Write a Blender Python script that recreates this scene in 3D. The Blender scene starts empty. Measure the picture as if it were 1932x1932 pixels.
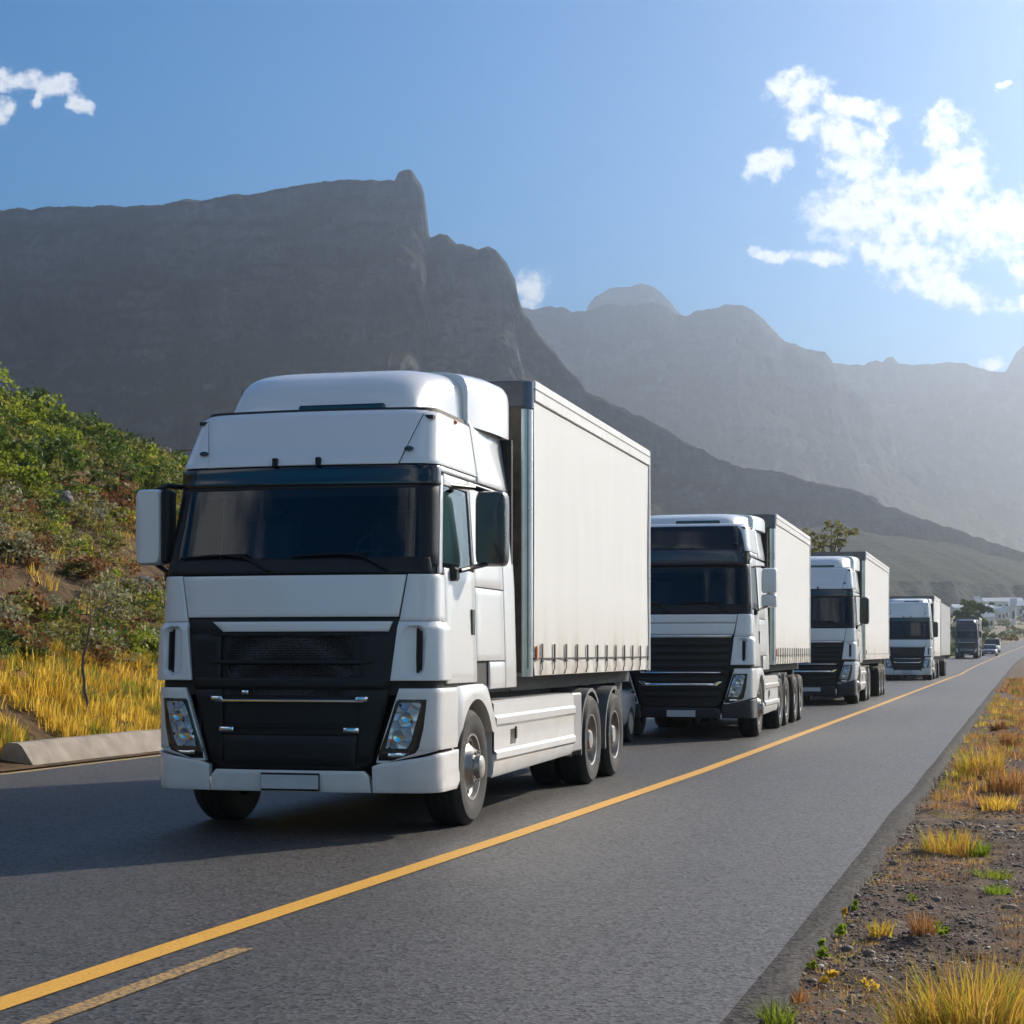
import bpy, math, random
import numpy as np
from mathutils import Vector
R = math.radians
C = bpy.context.scene.collection
scn = bpy.context.scene

# ------------------------------------------------------------------ camera
YAW = R(15.42); CY, SY = math.cos(YAW), math.sin(YAW)
H0 = 1.54; F = 3500.0
cam = bpy.data.cameras.new("camera"); co = bpy.data.objects.new("camera", cam); C.objects.link(co)
co.location = (0, 0, H0); co.rotation_euler = (R(90), 0, YAW)
cam.sensor_width = 36; cam.lens = 36 * F / 1932; cam.shift_y = 264 / 1932
cam.clip_start = 0.1; cam.clip_end = 60000
scn.camera = co

# ------------------------------------------------------------------ light
SUN_AZ = R(29.6); SUN_EL = R(29)
sv = Vector((math.sin(SUN_AZ) * math.cos(SUN_EL), math.cos(SUN_AZ) * math.cos(SUN_EL), math.sin(SUN_EL)))
sd = bpy.data.lights.new("sun", 'SUN'); so = bpy.data.objects.new("sun", sd); C.objects.link(so)
sd.energy = 5.0; sd.angle = R(0.53); sd.color = (1.0, 0.89, 0.74)
so.rotation_euler = sv.to_track_quat('Z', 'Y').to_euler(); so.location = (30, 40, 60)

scn.view_settings.view_transform = 'Standard'; scn.view_settings.look = 'None'
scn.view_settings.exposure = 0.55; scn.view_settings.gamma = 1.0
scn.view_settings.use_curve_mapping = False
scn.cycles.max_bounces = 6; scn.cycles.diffuse_bounces = 3; scn.cycles.glossy_bounces = 3
scn.cycles.transmission_bounces = 3; scn.cycles.transparent_max_bounces = 8; scn.cycles.volume_bounces = 1
scn.cycles.use_denoising = True
scn.cycles.sample_clamp_indirect = 6

world = bpy.data.worlds.new("World"); scn.world = world; world.use_nodes = True
def build_world():
    nt = world.node_tree; N = nt.nodes; L = nt.links; N.clear()
    out = N.new('ShaderNodeOutputWorld'); bg = N.new('ShaderNodeBackground'); bg.inputs[1].default_value = 0.09
    L.new(bg.outputs[0], out.inputs[0])
    sky = N.new('ShaderNodeTexSky'); sky.sky_type = 'NISHITA'; sky.sun_disc = False
    sky.sun_elevation = SUN_EL; sky.sun_rotation = SUN_AZ; sky.altitude = 300
    sky.air_density = 1.0; sky.dust_density = 0.0; sky.ozone_density = 3.0
    hs = N.new('ShaderNodeHueSaturation'); hs.inputs['Saturation'].default_value = 2.6; hs.inputs['Value'].default_value = 0.78
    hs.inputs['Hue'].default_value = 0.50
    L.new(sky.outputs[0], hs.inputs['Color'])
    tc = N.new('ShaderNodeTexCoord')
    def math_(op, a, b=None, c=None):
        n = N.new('ShaderNodeMath'); n.operation = op
        for i, v in enumerate((a, b, c)):
            if v is None: continue
            if isinstance(v, (int, float)): n.inputs[i].default_value = v
            else: L.new(v, n.inputs[i])
        return n.outputs[0]
    def dot(vec):
        n = N.new('ShaderNodeVectorMath'); n.operation = 'DOT_PRODUCT'
        L.new(tc.outputs['Generated'], n.inputs[0]); n.inputs[1].default_value = vec
        return n.outputs['Value']
    r = dot((CY, SY, 0)); f = dot((-SY, CY, 0)); z = dot((0, 0, 1))
    fw = math_('MAXIMUM', f, 0.05)
    X = math_('MULTIPLY_ADD', math_('DIVIDE', r, fw), F, 966.0)
    Y = math_('MULTIPLY_ADD', math_('DIVIDE', z, fw), -F, 1230.0)
    cmb = N.new('ShaderNodeCombineXYZ'); L.new(X, cmb.inputs[0]); L.new(Y, cmb.inputs[1])
    # clouds (degrees-of-sky units): centre x, y, half sizes, tilt
    blobs = [(1500,170,70,38,0),(1610,208,95,24,10),(1510,235,42,45,0),(1600,260,90,42,35),(1447,305,42,36,-25),
             (1640,340,105,75,20),(1610,400,100,70,0),(1780,250,44,60,10),(1810,330,75,70,20),(1740,400,200,80,0),
             (1880,420,120,75,0),(1700,480,140,45,15),(1450,482,38,17,15),(1545,488,60,20,8),(1760,540,130,34,20),
             (1670,230,40,24,-30),(1890,160,20,14,-30),(1990,500,90,60,0),(1920,572,50,14,-8),(1000,545,42,44,10),
             (1875,690,34,18,-20),(95,160,58,30,10),(148,200,32,22,45),(10,152,60,22,5),(70,188,14,26,20),(0,205,26,30,0),
             (2300,300,260,110,10),(2750,150,300,90,-8),(-700,120,220,60,5),(-1500,380,260,70,0)]
    nz1 = N.new('ShaderNodeTexNoise'); nz1.inputs['Scale'].default_value = 0.011; nz1.inputs['Detail'].default_value = 9; nz1.inputs['Roughness'].default_value = 0.62
    L.new(cmb.outputs[0], nz1.inputs['Vector'])
    nz2 = N.new('ShaderNodeTexNoise'); nz2.inputs['Scale'].default_value = 0.028; nz2.inputs['Detail'].default_value = 8
    nz2.inputs['Roughness'].default_value = 0.6
    L.new(cmb.outputs[0], nz2.inputs['Vector'])
    # warp coordinates
    wx = math_('MULTIPLY_ADD', math_('SUBTRACT', nz1.outputs['Fac'], 0.5), 110.0, X)
    sepc = N.new('ShaderNodeSeparateColor'); L.new(nz1.outputs['Color'], sepc.inputs[0])
    wy = math_('MULTIPLY_ADD', math_('SUBTRACT', sepc.outputs[1], 0.5), 90.0, Y)
    acc = None
    for (cx, cy, rx, ry, t) in blobs:
        ct, st = math.cos(R(t)), math.sin(R(t))
        dx = math_('SUBTRACT', wx, cx); dy = math_('SUBTRACT', wy, cy)
        p = math_('MULTIPLY', math_('ADD', math_('MULTIPLY', dx, ct), math_('MULTIPLY', dy, st)), 1 / rx)
        q = math_('MULTIPLY', math_('SUBTRACT', math_('MULTIPLY', dy, ct), math_('MULTIPLY', dx, st)), 1 / ry)
        d = math_('SUBTRACT', 1.25, math_('ADD', math_('MULTIPLY', p, p), math_('MULTIPLY', q, q)))
        acc = d if acc is None else math_('SMOOTH_MAX', acc, d, 0.25)
    acc = math_('MAXIMUM', acc, -3.0)
    dens = math_('ADD', acc, math_('MULTIPLY', math_('SUBTRACT', nz2.outputs['Fac'], 0.53), 3.6))
    mr = N.new('ShaderNodeMapRange'); mr.interpolation_type = 'SMOOTHSTEP'
    mr.inputs['From Min'].default_value = -0.05; mr.inputs['From Max'].default_value = 1.3
    L.new(dens, mr.inputs['Value'])
    front = math_('GREATER_THAN', f, 0.15)
    # unseen cloud added over the rest of the sky, to fill the shaded fronts
    nz3 = N.new('ShaderNodeTexNoise'); nz3.inputs['Scale'].default_value = 2.6; nz3.inputs['Detail'].default_value = 9; nz3.inputs['Roughness'].default_value = 0.58
    L.new(tc.outputs['Generated'], nz3.inputs['Vector'])
    mr3 = N.new('ShaderNodeMapRange'); mr3.interpolation_type = 'SMOOTHSTEP'; mr3.inputs['From Min'].default_value = 0.54; mr3.inputs['From Max'].default_value = 0.64
    L.new(nz3.outputs['Fac'], mr3.inputs['Value'])
    away = N.new('ShaderNodeMapRange'); away.inputs['From Min'].default_value = 0.80; away.inputs['From Max'].default_value = 0.55; L.new(f, away.inputs['Value'])
    up = N.new('ShaderNodeMapRange'); up.inputs['From Min'].default_value = 0.03; up.inputs['From Max'].default_value = 0.12; L.new(z, up.inputs['Value'])
    rest = math_('MULTIPLY', math_('MULTIPLY', mr3.outputs[0], away.outputs[0]), up.outputs[0])
    fac = math_('MAXIMUM', math_('MULTIPLY', mr.outputs[0], front), rest)
    # cloud shading painted in as grey where the cloud is thick
    sh = N.new('ShaderNodeMapRange'); sh.inputs['From Min'].default_value = 1.2; sh.inputs['From Max'].default_value = 2.4
    sh.inputs['To Min'].default_value = 1.0; sh.inputs['To Max'].default_value = 0.55
    L.new(dens, sh.inputs['Value'])
    cc = N.new('ShaderNodeMix'); cc.data_type = 'RGBA'; cc.blend_type = 'MULTIPLY'; cc.inputs[0].default_value = 1
    cc.inputs[6].default_value = (9.6, 9.6, 9.7, 1)
    cg = N.new('ShaderNodeCombineColor'); [L.new(sh.outputs[0], cg.inputs[i]) for i in range(3)]
    L.new(cg.outputs[0], cc.inputs[7])
    mx = N.new('ShaderNodeMix'); mx.data_type = 'RGBA'
    L.new(fac, mx.inputs[0]); L.new(hs.outputs[0], mx.inputs[6]); L.new(cc.outputs[2], mx.inputs[7])
    L.new(mx.outputs[2], bg.inputs[0])
build_world()

# ------------------------------------------------------------------ helpers
def tag(o, label=None, cat=None, group=None, kind=None):
    if label: o['label'] = label
    if cat: o['category'] = cat
    if group: o['group'] = group
    if kind: o['kind'] = kind
    return o
def thing(name, label, cat, loc=(0, 0, 0), rz=0, group=None):
    o = bpy.data.objects.new(name, None); C.objects.link(o); o.empty_display_size = 0.3
    o.location = loc; o.rotation_euler = (0, 0, rz)
    return tag(o, label, cat, group)

class MB:
    """collects vertices and faces, then links them as one mesh object"""
    def __init__(s): s.v = []; s.f = []; s.m = []
    def add(s, vs, fs, mi=0):
        n = len(s.v); s.v += [tuple(map(float, p)) for p in vs]; s.f += [tuple(i + n for i in f) for f in fs]; s.m += [mi] * len(fs)
    def box(s, x0, x1, y0, y1, z0, z1, mi=0, b=0.0):
        if b <= 0:
            vs = [(x, y, z) for z in (z0, z1) for y in (y0, y1) for x in (x0, x1)]
            s.add(vs, [(0, 2, 3, 1), (4, 5, 7, 6), (0, 1, 5, 4), (2, 6, 7, 3), (0, 4, 6, 2), (1, 3, 7, 5)], mi)
        else:
            vs = []; idx = {}
            for iz, z in enumerate((z0, z1)):
                for iy, y in enumerate((y0, y1)):
                    for ix, x in enumerate((x0, x1)):
                        sx, sy, sz = (b if ix == 0 else -b), (b if iy == 0 else -b), (b if iz == 0 else -b)
                        idx[ix, iy, iz] = len(vs)
                        vs += [(x, y + sy, z + sz), (x + sx, y, z + sz), (x + sx, y + sy, z)]
            g = lambda a, k: idx[a] + k
            fs = []
            for ix in (0, 1): fs.append([g((ix, iy, iz), 0) for iy, iz in ((0, 0), (1, 0), (1, 1), (0, 1))][::(1 if ix else -1)])
            for iy in (0, 1): fs.append([g((ix, iy, iz), 1) for ix, iz in ((0, 0), (1, 0), (1, 1), (0, 1))][::(-1 if iy else 1)])
            for iz in (0, 1): fs.append([g((ix, iy, iz), 2) for ix, iy in ((0, 0), (1, 0), (1, 1), (0, 1))][::(1 if iz else -1)])
            for iy in (0, 1):
                for iz in (0, 1): fs.append([g((0, iy, iz), 1), g((1, iy, iz), 1), g((1, iy, iz), 2), g((0, iy, iz), 2)])
            for ix in (0, 1):
                for iz in (0, 1): fs.append([g((ix, 0, iz), 0), g((ix, 1, iz), 0), g((ix, 1, iz), 2), g((ix, 0, iz), 2)])
            for ix in (0, 1):
                for iy in (0, 1): fs.append([g((ix, iy, 0), 0), g((ix, iy, 1), 0), g((ix, iy, 1), 1), g((ix, iy, 0), 1)])
            for ix in (0, 1):
                for iy in (0, 1):
                    for iz in (0, 1): fs.append([g((ix, iy, iz), k) for k in range(3)])
            s.add(vs, fs, mi)
        return s
    def grid(s, P, mi=0, closed=False):
        n = len(P); m = len(P[0]); vs = [p for row in P for p in row]; fs = []
        for i in range(n - 1):
            for j in range(m - (0 if closed else 1)):
                a = i * m + j; b = i * m + (j + 1) % m
                fs.append((a, b, b + m, a + m))
        s.add(vs, fs, mi); return s
    def tube(s, pts, r, n=8, mi=0, r2=None):
        pts = [Vector(p) for p in pts]; rows = []
        for i, p in enumerate(pts):
            d = (pts[min(i + 1, len(pts) - 1)] - pts[max(i - 1, 0)]).normalized()
            up = Vector((0, 0, 1)) if abs(d.z) < 0.9 else Vector((1, 0, 0))
            a = d.cross(up).normalized(); b = d.cross(a)
            rr = r if r2 is None else r + (r2 - r) * i / (len(pts) - 1)
            rows.append([p + a * rr * math.cos(t) + b * rr * math.sin(t) for t in [2 * math.pi * k / n for k in range(n)]])
        self_n = len(s.v); s.grid(rows, mi, True)
        s.add(rows[0], [tuple(range(n))], mi); s.add(rows[-1], [tuple(range(n))[::-1]], mi); return s
    def lathe(s, prof, n=24, mi=0, axis='x', c=(0, 0, 0), flip=1):
        """prof: (offset along the axis, radius)"""
        rows = []
        for k in range(n):
            t = 2 * math.pi * k / n; row = []
            for (a, r) in prof:
                if axis == 'x': row.append((c[0] + a * flip, c[1] + r * math.cos(t), c[2] + r * math.sin(t)))
                elif axis == 'y': row.append((c[0] + r * math.cos(t), c[1] + a * flip, c[2] + r * math.sin(t)))
                else: row.append((c[0] + r * math.cos(t), c[1] + r * math.sin(t), c[2] + a * flip))
            rows.append(row)
        rows.append(rows[0]); s.grid(rows, mi); return s
    def ball(s, c, r, mi=0, nu=12, nv=7, sq=(1, 1, 1)):
        P = [[(c[0] + r * sq[0] * math.sin(a) * math.cos(t), c[1] + r * sq[1] * math.sin(a) * math.sin(t), c[2] + r * sq[2] * math.cos(a))
              for t in [2 * math.pi * k / nu for k in range(nu)]] for a in [math.pi * i / nv for i in range(nv + 1)]]
        s.grid(P, mi, True); return s
    def mesh(s, name, mats, smooth=35, fix=True):
        me = bpy.data.meshes.new(name); me.from_pydata(s.v, [], s.f)
        for m in (mats if isinstance(mats, (list, tuple)) else [mats]): me.materials.append(m)
        if any(s.m): me.polygons.foreach_set('material_index', s.m)
        if fix:
            import bmesh
            bm = bmesh.new(); bm.from_mesh(me); bmesh.ops.remove_doubles(bm, verts=bm.verts, dist=1e-5)
            bmesh.ops.recalc_face_normals(bm, faces=bm.faces); bm.to_mesh(me); bm.free()
        if smooth:
            me.polygons.foreach_set('use_smooth', [True] * len(me.polygons)); me.set_sharp_from_angle(angle=R(smooth))
        me.update(); return me
    def build(s, name, mats, parent=None, smooth=35, loc=None, fix=True):
        o = bpy.data.objects.new(name, s.mesh(name, mats, smooth, fix)); C.objects.link(o)
        if parent: o.parent = parent
        if loc: o.location = loc
        return o

def np_mesh(name, V, Fc, mats, k=3, midx=None, smooth=False, attr=None):
    """fast mesh from numpy arrays; Fc is (n,k)"""
    me = bpy.data.meshes.new(name); V = np.asarray(V, np.float32); Fc = np.asarray(Fc, np.int32)
    me.vertices.add(len(V)); me.vertices.foreach_set('co', V.ravel())
    me.loops.add(Fc.size); me.loops.foreach_set('vertex_index', Fc.ravel())
    me.polygons.add(len(Fc)); me.polygons.foreach_set('loop_start', np.arange(0, Fc.size, k, dtype=np.int32))
    me.polygons.foreach_set('loop_total', np.full(len(Fc), k, np.int32))
    for m in (mats if isinstance(mats, (list, tuple)) else [mats]): me.materials.append(m)
    if midx is not None: me.polygons.foreach_set('material_index', np.asarray(midx, np.int32))
    if smooth: me.polygons.foreach_set('use_smooth', np.ones(len(Fc), bool))
    if attr is not None:
        a = me.color_attributes.new('tint', 'FLOAT_COLOR', 'POINT'); a.data.foreach_set('color', np.asarray(attr, np.float32).ravel())
    me.update(calc_edges=True); return me
def grid_faces(n, m):
    i = np.arange(n - 1)[:, None] * m; j = np.arange(m - 1)[None, :]
    a = (i + j).ravel(); return np.stack([a, a + 1, a + m + 1, a + m], 1)
def link(name, me, parent=None):
    o = bpy.data.objects.new(name, me); C.objects.link(o); o.parent = parent; return o

_rng = np.random.RandomState(7); _lat = _rng.rand(256, 256)
def vnoise(x, y):
    xi = np.floor(x).astype(int); yi = np.floor(y).astype(int); fx = x - xi; fy = y - yi
    fx = fx * fx * (3 - 2 * fx); fy = fy * fy * (3 - 2 * fy)
    g = lambda a, b: _lat[a % 256, b % 256]
    return (g(xi, yi) * (1 - fx) + g(xi + 1, yi) * fx) * (1 - fy) + (g(xi, yi + 1) * (1 - fx) + g(xi + 1, yi + 1) * fx) * fy
def fbm(x, y, o=5, gain=0.5):
    x = np.asarray(x, float); y = np.asarray(y, float); s = 0; a = 1; t = 0
    for k in range(o):
        s = s + a * vnoise(x * 2 ** k + 17.3 * k, y * 2 ** k + 5.1 * k); t += a; a *= gain
    return s / t
def ridged(x, y, o=5, gain=0.5):
    x = np.asarray(x, float); y = np.asarray(y, float); s = 0; a = 1; t = 0
    for k in range(o):
        s = s + a * (1 - abs(2 * vnoise(x * 2 ** k + 31.7 * k, y * 2 ** k + 9.2 * k) - 1)); t += a; a *= gain
    return s / t

# ------------------------------------------------------------------ materials
def mat(name):
    m = bpy.data.materials.new(name); m.use_nodes = True; nt = m.node_tree
    return m, nt.nodes, nt.links, nt.nodes['Principled BSDF']
def ramp(N, L, src, stops, interp='LINEAR'):
    r = N.new('ShaderNodeValToRGB'); L.new(src, r.inputs[0]); e = r.color_ramp.elements; r.color_ramp.interpolation = interp
    while len(e) < len(stops): e.new(0.5)
    for k, (p, c) in enumerate(stops): e[k].position = p; e[k].color = (*c, 1) if len(c) == 3 else c
    return r.outputs[0]
def noise(N, L, vec, scale, detail=4, rough=0.55, dist=0):
    n = N.new('ShaderNodeTexNoise'); n.inputs['Scale'].default_value = scale; n.inputs['Detail'].default_value = detail
    n.inputs['Roughness'].default_value = rough; n.inputs['Distortion'].default_value = dist
    if vec is not None: L.new(vec, n.inputs['Vector'])
    return n.outputs['Fac']
def plain(name, col, rough=0.5, metal=0.0, var=0.06, scale=8, bump=0.0, coat=0.0, spec=0.5, bscale=60):
    m, N, L, P = mat(name); tc = N.new('ShaderNodeTexCoord').outputs['Object']
    n = noise(N, L, tc, scale, 5)
    a = tuple(c * (1 - var) for c in col); b = tuple(min(1, c * (1 + var)) for c in col)
    L.new(ramp(N, L, n, [(0.3, a), (0.7, b)]), P.inputs['Base Color'])
    rr = N.new('ShaderNodeMapRange'); rr.inputs['To Min'].default_value = rough * 0.85; rr.inputs['To Max'].default_value = min(1, rough * 1.2)
    L.new(n, rr.inputs['Value']); L.new(rr.outputs[0], P.inputs['Roughness'])
    P.inputs['Metallic'].default_value = metal; P.inputs['Coat Weight'].default_value = coat
    P.inputs['Coat Roughness'].default_value = 0.04; P.inputs['Specular IOR Level'].default_value = spec
    if bump:
        bn = N.new('ShaderNodeBump'); bn.inputs['Strength'].default_value = bump; bn.inputs['Distance'].default_value = 0.01
        L.new(noise(N, L, tc, bscale, 4), bn.inputs['Height']); L.new(bn.outputs[0], P.inputs['Normal'])
    return m
def paint(name, col, dirt=(0.36, 0.30, 0.23), amt=0.34, rough=0.28):
    """vehicle paint with road grime gathering low down"""
    m, N, L, P = mat(name); tc = N.new('ShaderNodeTexCoord').outputs['Object']
    sx = N.new('ShaderNodeSeparateXYZ'); L.new(tc, sx.inputs[0])
    h = N.new('ShaderNodeMapRange'); h.inputs['From Min'].default_value = 1.6; h.inputs['From Max'].default_value = 0.3
    h.inputs['To Min'].default_value = 0.10; h.inputs['To Max'].default_value = 1.0; L.new(sx.outputs[2], h.inputs['Value'])
    n = noise(N, L, tc, 3.5, 8, 0.65)
    mul = N.new('ShaderNodeMath'); mul.operation = 'MULTIPLY'; L.new(n, mul.inputs[0]); L.new(h.outputs[0], mul.inputs[1])
    mul2 = N.new('ShaderNodeMath'); mul2.operation = 'MULTIPLY'; L.new(mul.outputs[0], mul2.inputs[0]); mul2.inputs[1].default_value = amt * 2
    mx = N.new('ShaderNodeMix'); mx.data_type = 'RGBA'; mx.inputs[6].default_value = (*col, 1); mx.inputs[7].default_value = (*dirt, 1)
    L.new(mul2.outputs[0], mx.inputs[0]); L.new(mx.outputs[2], P.inputs['Base Color'])
    rr = N.new('ShaderNodeMapRange'); rr.inputs['To Min'].default_value = rough; rr.inputs['To Max'].default_value = rough + 0.35
    L.new(mul2.outputs[0], rr.inputs['Value']); L.new(rr.outputs[0], P.inputs['Roughness'])
    P.inputs['Coat Weight'].default_value = 0.6; P.inputs['Coat Roughness'].default_value = 0.06
    bn = N.new('ShaderNodeBump'); bn.inputs['Strength'].default_value = 0.05; bn.inputs['Distance'].default_value = 0.02
    L.new(noise(N, L, tc, 2.2, 2), bn.inputs['Height']); L.new(bn.outputs[0], P.inputs['Normal'])
    return m
def glass(name, tint, ior=1.5, rough=0.01):
    m, N, L, P = mat(name); N.remove(P); out = N['Material Output']
    t = N.new('ShaderNodeBsdfTransparent'); t.inputs[0].default_value = (*tint, 1)
    g = N.new('ShaderNodeBsdfGlossy'); g.inputs['Roughness'].default_value = rough; g.inputs[0].default_value = (0.95, 0.97, 1, 1)
    fr = N.new('ShaderNodeFresnel'); fr.inputs[0].default_value = ior
    mx = N.new('ShaderNodeMixShader'); L.new(fr.outputs[0], mx.inputs[0]); L.new(t.outputs[0], mx.inputs[1]); L.new(g.outputs[0], mx.inputs[2])
    L.new(mx.outputs[0], out.inputs[0]); return m
def leafmat(name, stops, trans=0.45, scale=1.5, rough=0.6):
    """foliage: colour varies leaf by leaf and clump by clump; light shines through"""
    m, N, L, P = mat(name); out = N['Material Output']
    geo = N.new('ShaderNodeNewGeometry'); tc = N.new('ShaderNodeTexCoord').outputs['Object']
    n = noise(N, L, tc, scale, 3)
    ad = N.new('ShaderNodeMath'); ad.operation = 'MULTIPLY_ADD'; L.new(geo.outputs['Random Per Island'], ad.inputs[0]); ad.inputs[1].default_value = 0.6
    sb = N.new('ShaderNodeMath'); sb.operation = 'MULTIPLY_ADD'; L.new(n, sb.inputs[0]); sb.inputs[1].default_value = 1.2; sb.inputs[2].default_value = -0.4
    L.new(sb.outputs[0], ad.inputs[2])
    col = ramp(N, L, ad.outputs[0], stops)
    L.new(col, P.inputs['Base Color']); P.inputs['Roughness'].default_value = rough; P.inputs['Specular IOR Level'].default_value = 0.3
    tr = N.new('ShaderNodeBsdfTranslucent'); L.new(col, tr.inputs[0])
    mx = N.new('ShaderNodeMixShader'); mx.inputs[0].default_value = trans
    L.new(P.outputs[0], mx.inputs[1]); L.new(tr.outputs[0], mx.inputs[2]); L.new(mx.outputs[0], out.inputs[0]); return m

M = {}
M['white'] = paint('white_paint', (0.80, 0.80, 0.80))
M['white2'] = paint('white_paint_second', (0.78, 0.79, 0.80), amt=0.3)
M['navy'] = paint('navy_paint', (0.012, 0.016, 0.04), rough=0.35)
M['blue'] = paint('blue_car_paint', (0.02, 0.05, 0.14), rough=0.2)
M['silver'] = paint('silver_car_paint', (0.55, 0.56, 0.58), rough=0.3)
M['black'] = plain('black_plastic', (0.010, 0.010, 0.012), 0.36, bump=0.15, bscale=300, spec=0.3)
M['gloss'] = plain('gloss_black', (0.008, 0.009, 0.012), 0.18, coat=0.5)
M['rubber'] = plain('tyre_rubber', (0.022, 0.021, 0.020), 0.8, bump=0.3, bscale=90, var=0.25)
M['chrome'] = plain('chrome', (0.75, 0.76, 0.78), 0.14, metal=1.0, var=0.05)
def lampmat():
    m, N, L, P = mat('lamp_reflector'); tc = N.new('ShaderNodeTexCoord').outputs['Object']
    v = N.new('ShaderNodeTexVoronoi'); v.feature = 'DISTANCE_TO_EDGE'; v.inputs['Scale'].default_value = 8.5; L.new(tc, v.inputs['Vector'])
    v2 = N.new('ShaderNodeTexVoronoi'); v2.inputs['Scale'].default_value = 8.5; L.new(tc, v2.inputs['Vector'])
    sp_ = N.new('ShaderNodeSeparateColor'); L.new(v2.outputs['Color'], sp_.inputs[0])
    a = ramp(N, L, v.outputs['Distance'], [(0.0, (0.35, 0.38, 0.42)), (0.05, (0.8, 0.82, 0.85)), (0.12, (1, 1, 1))]); b = ramp(N, L, sp_.outputs[0], [(0.0, (0.50, 0.55, 0.62)), (0.5, (0.88, 0.90, 0.93)), (1.0, (0.95, 0.96, 0.97))])
    mx = N.new('ShaderNodeMix'); mx.data_type = 'RGBA'; mx.blend_type = 'MULTIPLY'; mx.inputs[0].default_value = 1; L.new(a, mx.inputs[6]); L.new(b, mx.inputs[7]); L.new(mx.outputs[2], P.inputs['Base Color'])
    P.inputs['Metallic'].default_value = .35; P.inputs['Roughness'].default_value = .15
    bn = N.new('ShaderNodeBump'); bn.inputs['Strength'].default_value = 1; bn.inputs['Distance'].default_value = .03; L.new(v2.outputs['Distance'], bn.inputs['Height']); L.new(bn.outputs[0], P.inputs['Normal'])
    return m
M['reflector'] = lampmat()
M['alu'] = plain('brushed_aluminium', (0.55, 0.55, 0.55), 0.32, metal=1.0, var=0.12, scale=5)
M['wheel'] = plain('wheel_steel', (0.34, 0.32, 0.30), 0.4, metal=0.85, var=0.3, scale=6)
M['dark'] = plain('dark_chassis', (0.02, 0.019, 0.018), 0.7, var=0.3, bump=0.2, bscale=20)
M['interior'] = plain('cab_interior', (0.035, 0.037, 0.042), 0.8, var=0.2)
M['plate'] = plain('blank_number_plate', (0.50, 0.51, 0.53), 0.4)
M['orange'] = plain('orange_lamp', (0.75, 0.16, 0.02), 0.25, coat=0.6)
M['glass'] = glass('windscreen_glass', (0.50, 0.62, 0.66))
M['sideglass'] = glass('side_glass', (0.78, 0.86, 0.83), 1.6)
M['lens'] = glass('headlamp_lens', (0.85, 0.9, 0.95), 1.35)
M['strap'] = plain('strap_webbing', (0.05, 0.045, 0.05), 0.8)
def curtain_mat():
    m, N, L, P = mat('white_curtain'); tc = N.new('ShaderNodeTexCoord').outputs['Object']
    sx = N.new('ShaderNodeSeparateXYZ'); L.new(tc, sx.inputs[0])
    mp = N.new('ShaderNodeMapping'); mp.inputs['Scale'].default_value = (1, 1.6, 0.25); L.new(tc, mp.inputs[0])
    n = noise(N, L, mp.outputs[0], 1.6, 7, 0.62)
    h = N.new('ShaderNodeMapRange'); h.inputs['From Min'].default_value = 2.2; h.inputs['From Max'].default_value = 1.3
    h.inputs['To Min'].default_value = 0.15; h.inputs['To Max'].default_value = 0.9; L.new(sx.outputs[2], h.inputs['Value'])
    a = N.new('ShaderNodeMath'); a.operation = 'MULTIPLY'; L.new(n, a.inputs[0]); L.new(h.outputs[0], a.inputs[1])
    L.new(ramp(N, L, a.outputs[0], [(0.0, (0.74, 0.735, 0.73)), (0.30, (0.66, 0.635, 0.59)), (0.62, (0.40, 0.33, 0.25))]), P.inputs['Base Color'])
    P.inputs['Roughness'].default_value = 0.55; P.inputs['Specular IOR Level'].default_value = 0.35
    bn = N.new('ShaderNodeBump'); bn.inputs['Strength'].default_value = 0.25; bn.inputs['Distance'].default_value = 0.02
    L.new(n, bn.inputs['Height']); L.new(bn.outputs[0], P.inputs['Normal'])
    return m
M['curtain'] = curtain_mat()
def mesh_grille():
    m, N, L, P = mat('grille_mesh_plastic'); tc = N.new('ShaderNodeTexCoord').outputs['Object']
    v = N.new('ShaderNodeTexVoronoi'); v.inputs['Scale'].default_value = 48; v.inputs['Randomness'].default_value = 0.25; L.new(tc, v.inputs['Vector'])
    L.new(ramp(N, L, v.outputs['Distance'], [(0.0, (0.002, 0.002, 0.003)), (0.42, (0.004, 0.004, 0.005)), (0.6, (0.03, 0.03, 0.035))]), P.inputs['Base Color'])
    bn = N.new('ShaderNodeBump'); bn.inputs['Strength'].default_value = 1; bn.inputs['Distance'].default_value = 0.02
    L.new(v.outputs['Distance'], bn.inputs['Height']); L.new(bn.outputs[0], P.inputs['Normal']); P.inputs['Roughness'].default_value = 0.3
    return m
M['mesh'] = mesh_grille()
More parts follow.
